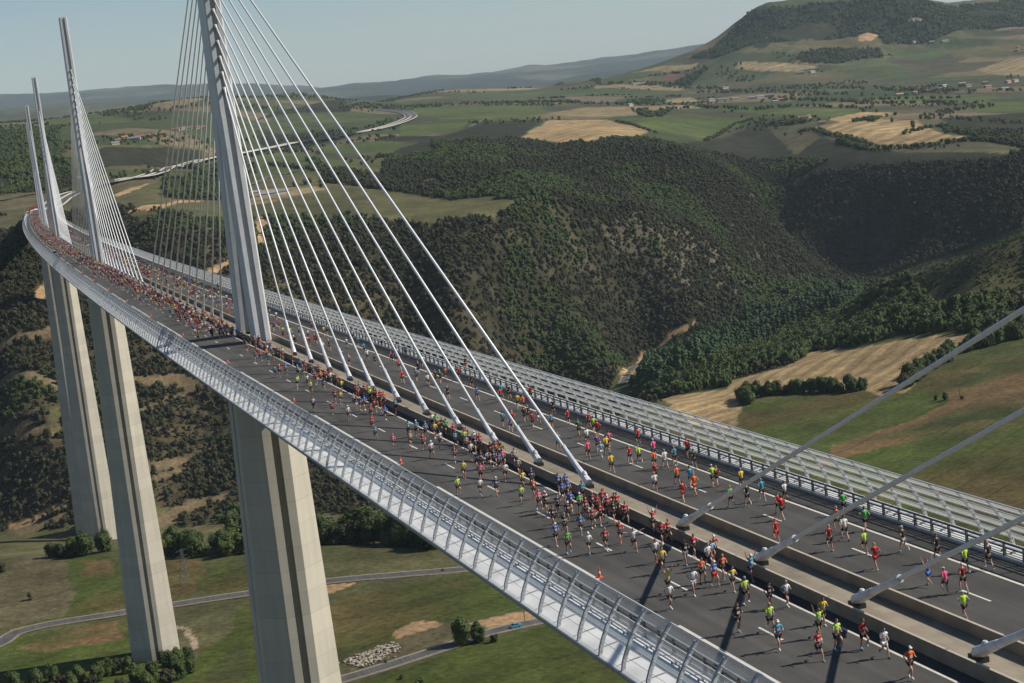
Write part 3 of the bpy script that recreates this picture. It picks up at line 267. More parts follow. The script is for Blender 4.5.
# =====================================================================
random.seed(7); np.random.seed(7)
sc = bpy.context.scene
COL = sc.collection
def link(o): COL.objects.link(o); return o
def tag(o, label=None, cat=None, group=None, kind=None):
    if label: o['label'] = label
    if cat: o['category'] = cat
    if group: o['group'] = group
    if kind: o['kind'] = kind
    return o
def empty(name, loc=(0, 0, 0), rz=0):
    o = bpy.data.objects.new(name, None); o.location = loc; o.rotation_euler = (0, 0, rz); o.empty_display_size = .2
    return link(o)
def mesh_obj(name, verts, faces, mat=None, parent=None, smooth=False, me_name=None):
    me = bpy.data.meshes.new(me_name or name)
    me.from_pydata([tuple(v) for v in verts], [], faces); me.update()
    if mat: me.materials.append(mat)
    if smooth: me.polygons.foreach_set('use_smooth', [True]*len(me.polygons))
    o = bpy.data.objects.new(name, me); link(o)
    if parent: o.parent = parent
    return o
class MB:
    """collects boxes, tubes and lofts that become ONE mesh"""
    def __init__(s): s.v = []; s.f = []
    def add(s, v, f):
        n = len(s.v); s.v += [tuple(p) for p in v]; s.f += [tuple(i+n for i in q) for q in f]
    def loft(s, rings, close=True, caps=True):
        n = len(rings[0]); v = [p for r in rings for p in r]; f = []
        for k in range(len(rings)-1):
            for i in range(n if close else n-1):
                j = (i+1) % n; f.append((k*n+i, k*n+j, (k+1)*n+j, (k+1)*n+i))
        if caps and close: f.append(tuple(range(n))[::-1]); f.append(tuple((len(rings)-1)*n+i for i in range(n)))
        s.add(v, f)
    def tube(s, p, q, r, r2=None, n=8):
        p, q = Vector(p), Vector(q); d = (q-p).normalized(); a = d.orthogonal().normalized(); b = d.cross(a)
        r2 = r if r2 is None else r2
        s.loft([[p+(a*math.cos(t)+b*math.sin(t))*r for t in [2*math.pi*k/n for k in range(n)]],
                [q+(a*math.cos(t)+b*math.sin(t))*r2 for t in [2*math.pi*k/n for k in range(n)]]])
    def path(s, pts, r, n=6):
        for a, b in zip(pts[:-1], pts[1:]): s.tube(a, b, r, n=n)
    def box(s, c, sz, rz=0):
        x, y, z = sz[0]/2, sz[1]/2, sz[2]/2; cc, ss = math.cos(rz), math.sin(rz)
        v = [(c[0]+cc*a*x-ss*b*y, c[1]+ss*a*x+cc*b*y, c[2]+e*z) for e in (-1, 1) for a, b in ((-1, -1), (1, -1), (1, 1), (-1, 1))]
        s.add(v, [(3, 2, 1, 0), (4, 5, 6, 7), (0, 1, 5, 4), (1, 2, 6, 5), (2, 3, 7, 6), (3, 0, 4, 7)])
    def build(s, name, mat, parent=None, smooth=False): return mesh_obj(name, s.v, s.f, mat, parent, smooth)
# ---------------------------------------------------------------- materials
class NT:
    def __init__(s, m): s.t = m.node_tree; s.n = s.t.nodes; s.l = s.t.links
    def new(s, k, **kw):
        x = s.n.new(k)
        for a, b in kw.items(): setattr(x, a, b)
        return x
    def link(s, a, b): s.l.new(a, b)
def srf(name, col, rough=.6, metal=0, noise=.25, nscale=3., bump=0., bscale=20., obj_random=0., spec=.5, stain=0., stain_scale=(.2, .2, .05)):
    m = bpy.data.materials.new(name); m.use_nodes = True; t = NT(m)
    b = t.n['Principled BSDF']; b.inputs['Roughness'].default_value = rough; b.inputs['Metallic'].default_value = metal
    b.inputs['Specular IOR Level'].default_value = spec
    tc = t.new('ShaderNodeTexCoord'); nz = t.new('ShaderNodeTexNoise'); nz.inputs['Scale'].default_value = nscale; nz.inputs['Detail'].default_value = 5
    t.link(tc.outputs['Object'], nz.inputs['Vector'])
    mr = t.new('ShaderNodeMapRange'); mr.inputs[1].default_value = .3; mr.inputs[2].default_value = .7; mr.inputs[3].default_value = 1-noise; mr.inputs[4].default_value = 1+noise*.6
    t.link(nz.outputs['Fac'], mr.inputs[0])
    hs = t.new('ShaderNodeMix', data_type='RGBA', blend_type='MULTIPLY'); hs.inputs[0].default_value = 1; hs.inputs[6].default_value = (*col, 1)
    t.link(mr.outputs[0], hs.inputs[7]); out = hs.outputs[2]
    if stain:
        mp = t.new('ShaderNodeMapping'); mp.inputs['Scale'].default_value = stain_scale; t.link(tc.outputs['Object'], mp.inputs[0])
        n2 = t.new('ShaderNodeTexNoise'); n2.inputs['Scale'].default_value = 1; n2.inputs['Detail'].default_value = 6; t.link(mp.outputs[0], n2.inputs['Vector'])
        m2 = t.new('ShaderNodeMapRange'); m2.inputs[1].default_value = .4; m2.inputs[2].default_value = .65; m2.inputs[3].default_value = 1; m2.inputs[4].default_value = 1-stain
        t.link(n2.outputs['Fac'], m2.inputs[0]); h2 = t.new('ShaderNodeMix', data_type='RGBA', blend_type='MULTIPLY'); h2.inputs[0].default_value = 1
        t.link(out, h2.inputs[6]); t.link(m2.outputs[0], h2.inputs[7]); out = h2.outputs[2]
    if obj_random:
        oi = t.new('ShaderNodeObjectInfo'); m3 = t.new('ShaderNodeMapRange'); m3.inputs[3].default_value = 1-obj_random; m3.inputs[4].default_value = 1+obj_random
        t.link(oi.outputs['Random'], m3.inputs[0]); h3 = t.new('ShaderNodeMix', data_type='RGBA', blend_type='MULTIPLY'); h3.inputs[0].default_value = 1
        t.link(out, h3.inputs[6]); t.link(m3.outputs[0], h3.inputs[7]); out = h3.outputs[2]
    t.link(out, b.inputs['Base Color'])
    if bump:
        n3 = t.new('ShaderNodeTexNoise'); n3.inputs['Scale'].default_value = bscale; n3.inputs['Detail'].default_value = 4; t.link(tc.outputs['Object'], n3.inputs['Vector'])
        bp = t.new('ShaderNodeBump'); bp.inputs['Strength'].default_value = bump; bp.inputs['Distance'].default_value = .05; t.link(n3.outputs['Fac'], bp.inputs['Height']); t.link(bp.outputs[0], b.inputs['Normal'])
    return m
def leaf_mat(name, cols, var=.35):
    """foliage: colour picked per plant (object random) and per clump (noise)"""
    m = bpy.data.materials.new(name); m.use_nodes = True; t = NT(m); b = t.n['Principled BSDF']; b.inputs['Roughness'].default_value = .75; b.inputs['Specular IOR Level'].default_value = .2
    oi = t.new('ShaderNodeObjectInfo'); cr = t.new('ShaderNodeValToRGB'); el = cr.color_ramp.elements
    el[0].position = 0; el[0].color = (*cols[0], 1); el[1].position = 1; el[1].color = (*cols[-1], 1)
    for k, c in enumerate(cols[1:-1]): e = el.new((k+1)/(len(cols)-1)); e.color = (*c, 1)
    t.link(oi.outputs['Random'], cr.inputs[0])
    tc = t.new('ShaderNodeTexCoord'); nz = t.new('ShaderNodeTexNoise'); nz.inputs['Scale'].default_value = 1.3; nz.inputs['Detail'].default_value = 3; t.link(tc.outputs['Object'], nz.inputs['Vector'])
    mr = t.new('ShaderNodeMapRange'); mr.inputs[1].default_value = .35; mr.inputs[2].default_value = .65; mr.inputs[3].default_value = 1-var; mr.inputs[4].default_value = 1+var; t.link(nz.outputs['Fac'], mr.inputs[0])
    mx = t.new('ShaderNodeMix', data_type='RGBA', blend_type='MULTIPLY'); mx.inputs[0].default_value = 1; t.link(cr.outputs[0], mx.inputs[6]); t.link(mr.outputs[0], mx.inputs[7]); t.link(mx.outputs[2], b.inputs['Base Color'])
    return m
M = {}
M['white_steel'] = srf('white_steel', (.56, .565, .55), .45, noise=.08, nscale=.6, stain=.12, stain_scale=(1.2, 1.2, .12))
M['fairing'] = srf('fairing_panel', (.73, .735, .715), .4, noise=.10, nscale=.5, stain=.18, stain_scale=(.8, .25, .8))
M['steel_grey'] = srf('galvanised_steel', (.34, .355, .36), .4, .35, noise=.15, nscale=2)
M['dark_steel'] = srf('dark_guard_rail_paint', (.10, .10, .10), .5, .2, noise=.2)
M['under'] = srf('girder_paint', (.45, .47, .48), .5, noise=.12, nscale=.3)
M['cable'] = srf('cable_sheath', (.72, .72, .70), .35, noise=.06)
M['socket'] = srf('cable_socket_paint', (.62, .63, .63), .4, noise=.12, nscale=1.5, stain=.25, stain_scale=(1, 1, 1))
M['barrier'] = srf('median_barrier_paint', (.27, .215, .152), .7, noise=.12, nscale=.8, stain=.25, stain_scale=(1.5, .6, .6), bump=.2)
M['barrier_cap'] = srf('barrier_cap', (.42, .37, .29), .6, noise=.12)
M['median'] = srf('median_concrete', (.27, .23, .17), .85, noise=.18, nscale=.7, stain=.35, stain_scale=(.9, .12, 1), bump=.3)
M['line'] = srf('road_paint', (.58, .55, .48), .6, noise=.15, nscale=4)
M['black'] = srf('black_rubber', (.02, .02, .02), .6)
M['rock'] = srf('pale_rock', (.33, .29, .22), .9, noise=.35, nscale=.6, obj_random=.2)
# asphalt
def asphalt(name, base):
    m = bpy.data.materials.new(name); m.use_nodes = True; t = NT(m); b = t.n['Principled BSDF']; b.inputs['Roughness'].default_value = .85
    tc = t.new('ShaderNodeTexCoord'); mp = t.new('ShaderNodeMapping'); mp.inputs['Scale'].default_value = (1.1, .018, 1); t.link(tc.outputs['Object'], mp.inputs[0])
    n1 = t.new('ShaderNodeTexNoise'); n1.inputs['Scale'].default_value = 1; n1.inputs['Detail'].default_value = 4; t.link(mp.outputs[0], n1.inputs['Vector'])
    n2 = t.new('ShaderNodeTexNoise'); n2.inputs['Scale'].default_value = .15; n2.inputs['Detail'].default_value = 8; t.link(tc.outputs['Object'], n2.inputs['Vector'])
    n3 = t.new('ShaderNodeTexNoise'); n3.inputs['Scale'].default_value = 9; n3.inputs['Detail'].default_value = 2; t.link(tc.outputs['Object'], n3.inputs['Vector'])
    a = t.new('ShaderNodeMath', operation='ADD'); t.link(n1.outputs['Fac'], a.inputs[0]); t.link(n2.outputs['Fac'], a.inputs[1])
    a2 = t.new('ShaderNodeMath', operation='MULTIPLY_ADD'); t.link(n3.outputs['Fac'], a2.inputs[0]); a2.inputs[1].default_value = .5; t.link(a.outputs[0], a2.inputs[2])
    cr = t.new('ShaderNodeValToRGB'); cr.color_ramp.elements[0].position = .25; cr.color_ramp.elements[0].color = (base*.68, base*.635, base*.56, 1)
    cr.color_ramp.elements[1].position = .95; cr.color_ramp.elements[1].color = (base*1.38, base*1.30, base*1.15, 1)
    mr = t.new('ShaderNodeMapRange'); mr.inputs[1].default_value = .9; mr.inputs[2].default_value = 1.6; t.link(a2.outputs[0], mr.inputs[0]); t.link(mr.outputs[0], cr.inputs[0]); t.link(cr.outputs[0], b.inputs['Base Color'])
    return m
M['asphalt'] = asphalt('bridge_asphalt', .056)
M['asphalt_old'] = asphalt('old_asphalt', .075)
# pier concrete: 4 m pour lines
def concrete():
    m = bpy.data.materials.new('pier_concrete'); m.use_nodes = True; t = NT(m); b = t.n['Principled BSDF']; b.inputs['Roughness'].default_value = .85
    tc = t.new('ShaderNodeTexCoord'); sx = t.new('ShaderNodeSeparateXYZ'); t.link(tc.outputs['Object'], sx.inputs[0])
    d = t.new('ShaderNodeMath', operation='DIVIDE'); t.link(sx.outputs['Z'], d.inputs[0]); d.inputs[1].default_value = 4
    fr = t.new('ShaderNodeMath', operation='FRACT'); t.link(d.outputs[0], fr.inputs[0]); fl = t.new('ShaderNodeMath', operation='FLOOR'); t.link(d.outputs[0], fl.inputs[0])
    lt = t.new('ShaderNodeMath', operation='LESS_THAN'); t.link(fr.outputs[0], lt.inputs[0]); lt.inputs[1].default_value = .045
    wn = t.new('ShaderNodeTexWhiteNoise', noise_dimensions='1D'); t.link(fl.outputs[0], wn.inputs['W'])
    n1 = t.new('ShaderNodeTexNoise'); n1.inputs['Scale'].default_value = .35; n1.inputs['Detail'].default_value = 8
    mp = t.new('ShaderNodeMapping'); mp.inputs['Scale'].default_value = (1.6, 1.6, .16); t.link(tc.outputs['Object'], mp.inputs[0]); t.link(mp.outputs[0], n1.inputs['Vector'])
    a = t.new('ShaderNodeMath', operation='MULTIPLY_ADD'); t.link(wn.outputs['Value'], a.inputs[0]); a.inputs[1].default_value = .13; a.inputs[2].default_value = .86
    a2 = t.new('ShaderNodeMath', operation='MULTIPLY_ADD'); t.link(n1.outputs['Fac'], a2.inputs[0]); a2.inputs[1].default_value = .5; t.link(a.outputs[0], a2.inputs[2])
    a3 = t.new('ShaderNodeMath', operation='MULTIPLY_ADD'); t.link(lt.outputs[0], a3.inputs[0]); a3.inputs[1].default_value = -.13; t.link(a2.outputs[0], a3.inputs[2])
    mx = t.new('ShaderNodeMix', data_type='RGBA', blend_type='MULTIPLY'); mx.inputs[0].default_value = 1; mx.inputs[6].default_value = (.375, .345, .28, 1); t.link(a3.outputs[0], mx.inputs[7]); t.link(mx.outputs[2], b.inputs['Base Color'])
    return m
M['concrete'] = concrete()
M['bark'] = srf('bark', (.10, .075, .05), .9)
M['leaf_maquis'] = leaf_mat('maquis_leaves', [(.032, .037, .017), (.042, .047, .019), (.064, .058, .029), (.038, .056, .019), (.056, .048, .025), (.046, .044, .020)])
M['leaf_green'] = leaf_mat('broadleaf_leaves', [(.042, .064, .016), (.056, .085, .020), (.070, .092, .026), (.046, .066, .022)])
M['leaf_poplar'] = leaf_mat('poplar_leaves', [(.036, .068, .028), (.055, .095, .038), (.044, .08, .032)])
# ---------------------------------------------------------------- terrain
X, Y, Z, SLOPE = build_height(CTRL)
hgt = make_sampler(Z); slope_at = make_sampler(SLOPE)
def inpoly(x, y, poly):
    px = np.array([p[0] for p in poly]); py = np.array([p[1] for p in poly]); r = np.zeros(x.shape, bool)
    b = (x > px.min())&(x < px.max())&(y > py.min())&(y < py.max())
    if not b.any(): return r
    xs, ys = x[b], y[b]; c = np.zeros(xs.shape, bool)
    for i in range(len(px)):
        j = i-1
        cond = (py[i] > ys) != (py[j] > ys)
        dy = py[j]-py[i]
        if dy == 0: continue
        c ^= cond & (xs < (px[j]-px[i])*(ys-py[i])/dy+px[i])
    r[b] = c; return r
CC0 = dict(meadow=(0.0651, 0.0775, 0.0279), meadow2=(0.0527, 0.0651, 0.0341), stubble=(.30, .215, .108), bright=(0.0992, 0.136, 0.0341), tan=(0.216, 0.169, 0.09), drypurple=(0.136, 0.105, 0.0744),
          olive=(0.0837, 0.0775, 0.0384), redsoil=(0.149, 0.0806, 0.0558), forest=(0.0245, 0.0294, 0.014), forestg=(0.035, 0.0385, 0.0168), orange=(0.302, 0.194, 0.104), rock=(0.302, 0.266, 0.209),
          greenfield=(0.0465, 0.0651, 0.0161), brownfield=(.15, .098, .045), drygrass=(0.108, 0.093, 0.0496), track=(0.288, 0.223, 0.158), terrace=(0.124, 0.093, 0.0527), bald=(0.093, 0.0775, 0.0527), scrub=(0.062, 0.0558, 0.026), gully=(0.0744, 0.0682, 0.0558))
CC = dict(CC0, greenfield=(.060, .077, .018), meadow=(.078, .098, .030), meadow2=(.064, .082, .034), bright=(.11, .17, .035), terrace=(.150, .112, .062), orange=(.36, .235, .125), olive=(.098, .092, .040), scrub=(.085, .082, .036))
def cover_colours():
    d = np.hypot(X-OX, Y-OY); n = X.shape
    c = np.zeros(n+(3,))
    big = fbm(X, Y, 160, 31, 4); mid = fbm(X, Y, 35, 33, 4)
    def mixc(a, b, f): f = np.clip(f, 0, 1)[..., None]; return np.array(a)*(1-f)+np.array(b)*f
    c[:] = mixc((.062, .072, .025), (.105, .093, .046), big*2.2+.45)
    # patchwork of fields on the far plateau
    wx = X+fbm(X, Y, 400, 41, 2)*160; wy = Y+fbm(X, Y, 400, 43, 2)*160
    ax, ay = wx*.82+wy*.57, -wx*.57+wy*.82
    i = np.floor(ax/150); j = np.floor(ay/260+_hash(i, i*0, 5)*1.0); h = _hash(i, j, 77)
    pal = np.array([(.10, .12, .05), (.075, .095, .042), (.13, .13, .065), (.085, .11, .045), (.24, .19, .11), (.15, .135, .07), (.09, .115, .05), (.11, .10, .06)])
    pal = pal*.62
    far = pal[np.clip((h*8).astype(int), 0, 7)]
    w = np.clip((d-2300)/200, 0, 1)[..., None]; c = c*(1-w)+far*w
    sl = np.clip((SLOPE-.35)/.2, 0, 1)*((d > 950)&(d < 2650)); soil = mixc((.034, .032, .017), (.078, .066, .038), mid*2.5+.2)
    c = c*(1-sl[..., None])+soil*sl[..., None]
    fw = np.clip((d-7500)/1500, 0, 1)[..., None]
    soil_w = np.clip((420-X)/200, 0, 1)*sl; c = c*(1-soil_w[..., None]*.5)+np.array((.105, .078, .042))*soil_w[..., None]*.5
    farc = mixc((.030, .040, .022), (.095, .095, .055), fbm(X, Y, 900, 51, 5)*5.0+.15); c = c*(1-fw)+farc*fw
    jx = X+fbm(X, Y, 16, 61, 3)*9; jy = Y+fbm(X, Y, 16, 63, 3)*9
    for k, poly in COVER:
        m = inpoly(jx, jy, poly)
        if not m.any(): continue
        base = np.array(CC[k])
        v = 1+(mid[m]*.55+big[m]*.3)
        if k in ('stubble', 'tan'):
            cxm, cym = np.mean(poly, axis=0); q = (X[m]-cxm)*.55-(Y[m]-cym)*.84+fbm(X[m], Y[m], 180, 71, 2)*95
            per = 15 if d[m].mean() < 1500 else 34
            v = v*(1+.21*np.sin(q*2*math.pi/per)+.09*np.sin(q*2*math.pi/(per*.37)))
        if k == 'greenfield':
            br = np.clip(fbm(X[m], Y[m], 70, 81, 5)*3.6+.02, 0, .85)[:, None]
            base = base*(1-br)+np.array((.115, .085, .034))*br
        if k in ('greenfield', 'brownfield', 'drygrass'):
            q = X[m]*.35-Y[m]*.94+fbm(X[m], Y[m], 140, 75, 2)*30
            v = v*(1-.22*(np.abs(((q/22) % 1)-.5) < .045)+.05*np.sin(q*2.1)+.16*fbm(X[m], Y[m], 9, 76, 2))
        if k == 'brownfield':
            br = np.clip(fbm(X[m], Y[m], 60, 83, 5)*4+.62, 0, 1)[:, None]
            base = np.array((.055, .066, .02))*(1-br)+base*br
        c[m] = base*v[:, None] if base.ndim == 1 else base*v[:, None]
    for k, poly in WOODS:
        m = inpoly(jx, jy, poly); c[m] = np.array((.030, .031, .016))*(1+mid[m][:, None])
    return np.clip(c*.88, .008, .8)
CV = cover_colours()
na, nr = X.shape
verts = np.stack([X, Y, Z], -1).reshape(-1, 3)
I, J = np.meshgrid(np.arange(na-1), np.arange(nr-1), indexing='ij'); a = (I*nr+J).ravel()
faces = np.stack([a, a+nr, a+nr+1, a+1], -1)
me = bpy.data.meshes.new('ground'); me.vertices.add(len(verts)); me.vertices.foreach_set('co', verts.ravel())
me.loops.add(faces.size); me.loops.foreach_set('vertex_index', faces.ravel()[...]); me.polygons.add(len(faces))
me.polygons.foreach_set('loop_start', np.arange(0, faces.size, 4)); me.polygons.foreach_set('loop_total', np.full(len(faces), 4))
me.update(calc_edges=True); me.validate()
me.polygons.foreach_set('use_smooth', np.ones(len(me.polygons), bool))
ca = me.color_attributes.new('cover', 'FLOAT_COLOR', 'POINT'); ca.data.foreach_set('color', np.concatenate([CV.reshape(-1, 3), np.ones((len(verts), 1))], 1).ravel())
m = bpy.data.materials.new('ground_cover'); m.use_nodes = True; t = NT(m); b = t.n['Principled BSDF']; b.inputs['Roughness'].default_value = .95; b.inputs['Specular IOR Level'].default_value = .1
at = t.new('ShaderNodeAttribute'); at.attribute_name = 'cover'; tc = t.new('ShaderNodeTexCoord'); out = at.outputs['Color']
for s_, lo, hi in ((.006, .82, 1.2), (.05, .75, 1.25), (.35, .7, 1.3), (1.6, .8, 1.2)):
    nz = t.new('ShaderNodeTexNoise'); nz.inputs['Scale'].default_value = s_; nz.inputs['Detail'].default_value = 3; t.link(tc.outputs['Object'], nz.inputs['Vector'])
    mr = t.new('ShaderNodeMapRange'); mr.inputs[1].default_value = .3; mr.inputs[2].default_value = .7; mr.inputs[3].default_value = lo; mr.inputs[4].default_value = hi; t.link(nz.outputs['Fac'], mr.inputs[0])
    mx = t.new('ShaderNodeMix', data_type='RGBA', blend_type='MULTIPLY'); mx.inputs[0].default_value = 1; t.link(out, mx.inputs[6]); t.link(mr.outputs[0], mx.inputs[7]); out = mx.outputs[2]
t.link(out, b.inputs['Base Color'])
nz = t.new('ShaderNodeTexNoise'); nz.inputs['Scale'].default_value = .5; nz.inputs['Detail'].default_value = 6; t.link(tc.outputs['Object'], nz.inputs['Vector'])
bp = t.new('ShaderNodeBump'); bp.inputs['Strength'].default_value = .5; bp.inputs['Distance'].default_value = .7; t.link(nz.outputs['Fac'], bp.inputs['Height']); t.link(bp.outputs[0], b.inputs['Normal'])
me.materials.append(m); ground = link(bpy.data.objects.new('ground', me)); tag(ground, kind='structure')
# ---------------------------------------------------------------- plants
def crown(name, mat, rad, n_leaf, leaf, seed, lobes=7, base=.25, parent=None, core=True, lz=None):
    lz = lz or rad[2]
    """uneven crown: lobes of leaf-clump quads round a lumpy inner mass; origin at its foot"""
    rnd = random.Random(seed); v = []; f = []
    L = []
    for k in range(lobes):
        a = rnd.uniform(0, 6.28); q = rnd.uniform(.0, .62); hz = rnd.uniform(base, 1)
        L.append((Vector((math.cos(a)*q*rad[0], math.sin(a)*q*rad[1], rad[2]*(.15+hz*.7))), rnd.uniform(.34, .6)))
    if core:
        bm = bmesh.new()
        for c, s in L:
            r = bmesh.ops.create_icosphere(bm, subdivisions=2 if n_leaf > 300 else 1, radius=1)
            for w in r['verts']:
                d = w.co.copy(); g = .78*s*(1+rnd.uniform(-.22, .22)); w.co = c+Vector((d.x*g*rad[0], d.y*g*rad[1], d.z*g*lz*.62))
        bm.verts.ensure_lookup_table(); idx = {w: i for i, w in enumerate(bm.verts)}
        v += [tuple(w.co) for w in bm.verts]; f += [tuple(idx[w] for w in q.verts) for q in bm.faces]; bm.free()
    for k in range(n_leaf):
        c, s = rnd.choice(L); d = Vector((rnd.gauss(0, 1), rnd.gauss(0, 1), rnd.gauss(.25, 1))).normalized(); g = s*rnd.uniform(.72, 1.14)
        p = c+Vector((d.x*g*rad[0], d.y*g*rad[1], d.z*g*lz*.66))
        if p.z < .05: p.z = .05
        nn = (d+Vector((rnd.uniform(-.7, .7), rnd.uniform(-.7, .7), rnd.uniform(-.4, .8)))).normalized(); a = nn.orthogonal().normalized(); b2 = nn.cross(a); th = rnd.uniform(0, 3.14)
        e1 = (a*math.cos(th)+b2*math.sin(th))*leaf*rnd.uniform(.6, 1.3); e2 = (b2*math.cos(th)-a*math.sin(th))*leaf*rnd.uniform(.4, .9); i = len(v)
        v += [tuple(p-e1), tuple(p-e2*.8), tuple(p+e1*.9), tuple(p+e2)]; f.append((i, i+1, i+2, i+3))
    return mesh_obj(name, v, f, mat, parent)
def trunk(h, r, seed, parent):
    rnd = random.Random(seed); m = MB(); top = Vector((rnd.uniform(-.3, .3), rnd.uniform(-.3, .3), h*.6)); m.tube((0, 0, -.4), top, r, r*.6, 7)
    for k in range(4):
        a = k*1.6+rnd.uniform(0, 1); m.tube(top*(.7+.08*k), top+Vector((math.cos(a)*h*.22, math.sin(a)*h*.22, h*.25)), r*.45, r*.12, 5)
    return m.build('trunk', M['bark'], parent)
def make_tree(name, kind, seed):
    r = empty(name)
    if kind == 'green': trunk(6, .25, seed, r); crown('crown', M['leaf_green'], (3.4, 3.2, 7.2), 1500, .34, seed, 11, .1, r)
    if kind == 'dark': trunk(4, .2, seed, r); crown('crown', M['leaf_maquis'], (2.9, 3.0, 5.0), 1300, .30, seed, 10, .05, r)
    if kind == 'poplar': trunk(9, .3, seed, r); crown('crown', M['leaf_poplar'], (2.3, 2.3, 19), 1500, .5, seed, 16, 0, r)
    return r
def copy_tree(o, parent=None):
    c = o.copy(); link(c)
    if parent: c.parent = parent
    for ch in o.children: copy_tree(ch, c)
    return c
protos = {(k, i): make_tree(n, k, 11*i+3) for k, n in (('green', 'broadleaf_tree'), ('dark', 'holm_oak')) for i in range(3)}
used = set(); TREES = []
def plant(kind, x, y, sc_=1.0, label='', group=None, cat='tree', sxy=1.0):
    k = (kind, random.randrange(3) if kind != 'poplar' else 0)
    if k not in used: used.add(k); o = protos[k]
    else: o = copy_tree(protos[k])
    o.location = (x, y, hgt(x, y)[0]-.2); o.rotation_euler = (0, 0, random.uniform(0, 6.28)); s = sc_*random.uniform(.85, 1.15); o.scale = (s*sxy, s*sxy, s)
    tag(o, label, cat, group); TREES.append(o); return o
def walk(pts, step):
    out = []; acc = 0
    for (x0, y0), (x1, y1) in zip(pts[:-1], pts[1:]):
        L = math.hypot(x1-x0, y1-y0); d = acc
        while d < L: out.append((x0+(x1-x0)*d/L, y0+(y1-y0)*d/L)); d += step
        acc = d-L
    return out
def rdist(x, y): return np.hypot(x-OX, y-OY)
ROADPTS = np.array([p for k in ('valley_road', 'lower_road', 'river_road', 'motorway') for p in walk(ROADS[k], 4)])
def clear_road(x, y, w=6):
    ok = np.ones(len(x), bool)
    for k in range(0, len(x), 4000):
        sl = slice(k, k+4000); ok[sl] = (np.hypot(x[sl, None]-ROADPTS[None, :, 0], y[sl, None]-ROADPTS[None, :, 1]).min(1) > w)
    return ok
far_hedge = []
HL = {35: ('terrace edge trees left of the second pier', 'green tree in the row at the field edge behind the lattice pylon'), }
near_groups = [k for k, h in enumerate(HEDGES) if min(rdist(*p) for p in h[0]) < 1400 and not (1290 < min(rdist(*p) for p in h[0]))]
GN = {}
for k, (pts, step, hh, wd) in enumerate(HEDGES):
    if k in near_groups:
        d0 = min(rdist(*p) for p in pts); px = pts[0][0]
        for (x, y) in walk(pts, step*.8):
            x += random.uniform(-wd, wd)/2; y += random.uniform(-wd, wd)/2
            if len(TREES) > 260: break
            if abs(x) < 22 and y > 330 and y < 352: continue
            if px < 60 and abs(y) < 900: lab, g = 'green tree in the belt along the field edge behind the piers', 'trees along the field edge by the piers'
            elif y < 700 and pts[0][1] < 560: lab, g = 'green tree in the hedge between the stubble field and the green meadow', 'hedge trees between stubble field and meadow'
            else: lab, g = 'dark green tree on the wood edge beyond the stubble field', 'trees on the wood edge by the stubble field'
            plant('dark' if random.random() < .3 else 'green', x, y, hh/6.6, lab, g, sxy=1.15)
    else:
        for (x, y) in walk(pts, step*.8):
            for q in range(2): far_hedge.append((x+random.uniform(-wd, wd)*.6, y+random.uniform(-wd, wd)*.6, hh/8*random.uniform(.7, 1.3)))
# trees round the foot of the second pier and others standing alone
for i, (px_, py_, s, lab, g_) in enumerate(LONE): plant("dark" if i % 3 == 1 else "green", px_, py_, s, lab, g_, "tree" if "tree" in lab else "bush")
def stuff(name, pts, proto_mesh_obj, sizes, kind='stuff'):
    """uncountable wood: points carrying one crown each through geometry nodes"""
    me = bpy.data.meshes.new(name); me.vertices.add(len(pts)); me.vertices.foreach_set('co', np.array(pts, float).ravel())
    a = me.attributes.new('size', 'FLOAT_VECTOR', 'POINT'); a.data.foreach_set('vector', np.array(sizes, float).ravel())
    a = me.attributes.new('turn', 'FLOAT_VECTOR', 'POINT'); rr = np.zeros((len(pts), 3)); rr[:, 2] = np.random.uniform(0, 6.28, len(pts)); rr[:, 0] = np.random.uniform(-.15, .15, len(pts)); a.data.foreach_set('vector', rr.ravel())
    o = link(bpy.data.objects.new(name, me)); tag(o, kind=kind)
    ng = bpy.data.node_groups.new(name, 'GeometryNodeTree'); ng.interface.new_socket('Geometry', in_out='INPUT', socket_type='NodeSocketGeometry'); ng.interface.new_socket('Geometry', in_out='OUTPUT', socket_type='NodeSocketGeometry')
    N = ng.nodes; gi = N.new('NodeGroupInput'); go = N.new('NodeGroupOutput'); ip = N.new('GeometryNodeInstanceOnPoints'); oi = N.new('GeometryNodeObjectInfo'); oi.inputs[0].default_value = proto_mesh_obj; oi.transform_space = 'ORIGINAL'
    s1 = N.new('GeometryNodeInputNamedAttribute'); s1.data_type = 'FLOAT_VECTOR'; s1.inputs[0].default_value = 'size'
    s2 = N.new('GeometryNodeInputNamedAttribute'); s2.data_type = 'FLOAT_VECTOR'; s2.inputs[0].default_value = 'turn'
    e2 = N.new('FunctionNodeEulerToRotation')
    ng.links.new(gi.outputs[0], ip.inputs['Points']); ng.links.new(oi.outputs['Geometry'], ip.inputs['Instance']); ng.links.new(s1.outputs[0], ip.inputs['Scale']); ng.links.new(s2.outputs[0], e2.inputs[0]); ng.links.new(e2.outputs[0], ip.inputs['Rotation'])
    ng.links.new(ip.outputs[0], go.inputs[0]); md = o.modifiers.new('plants', 'NODES'); md.node_group = ng
    return o
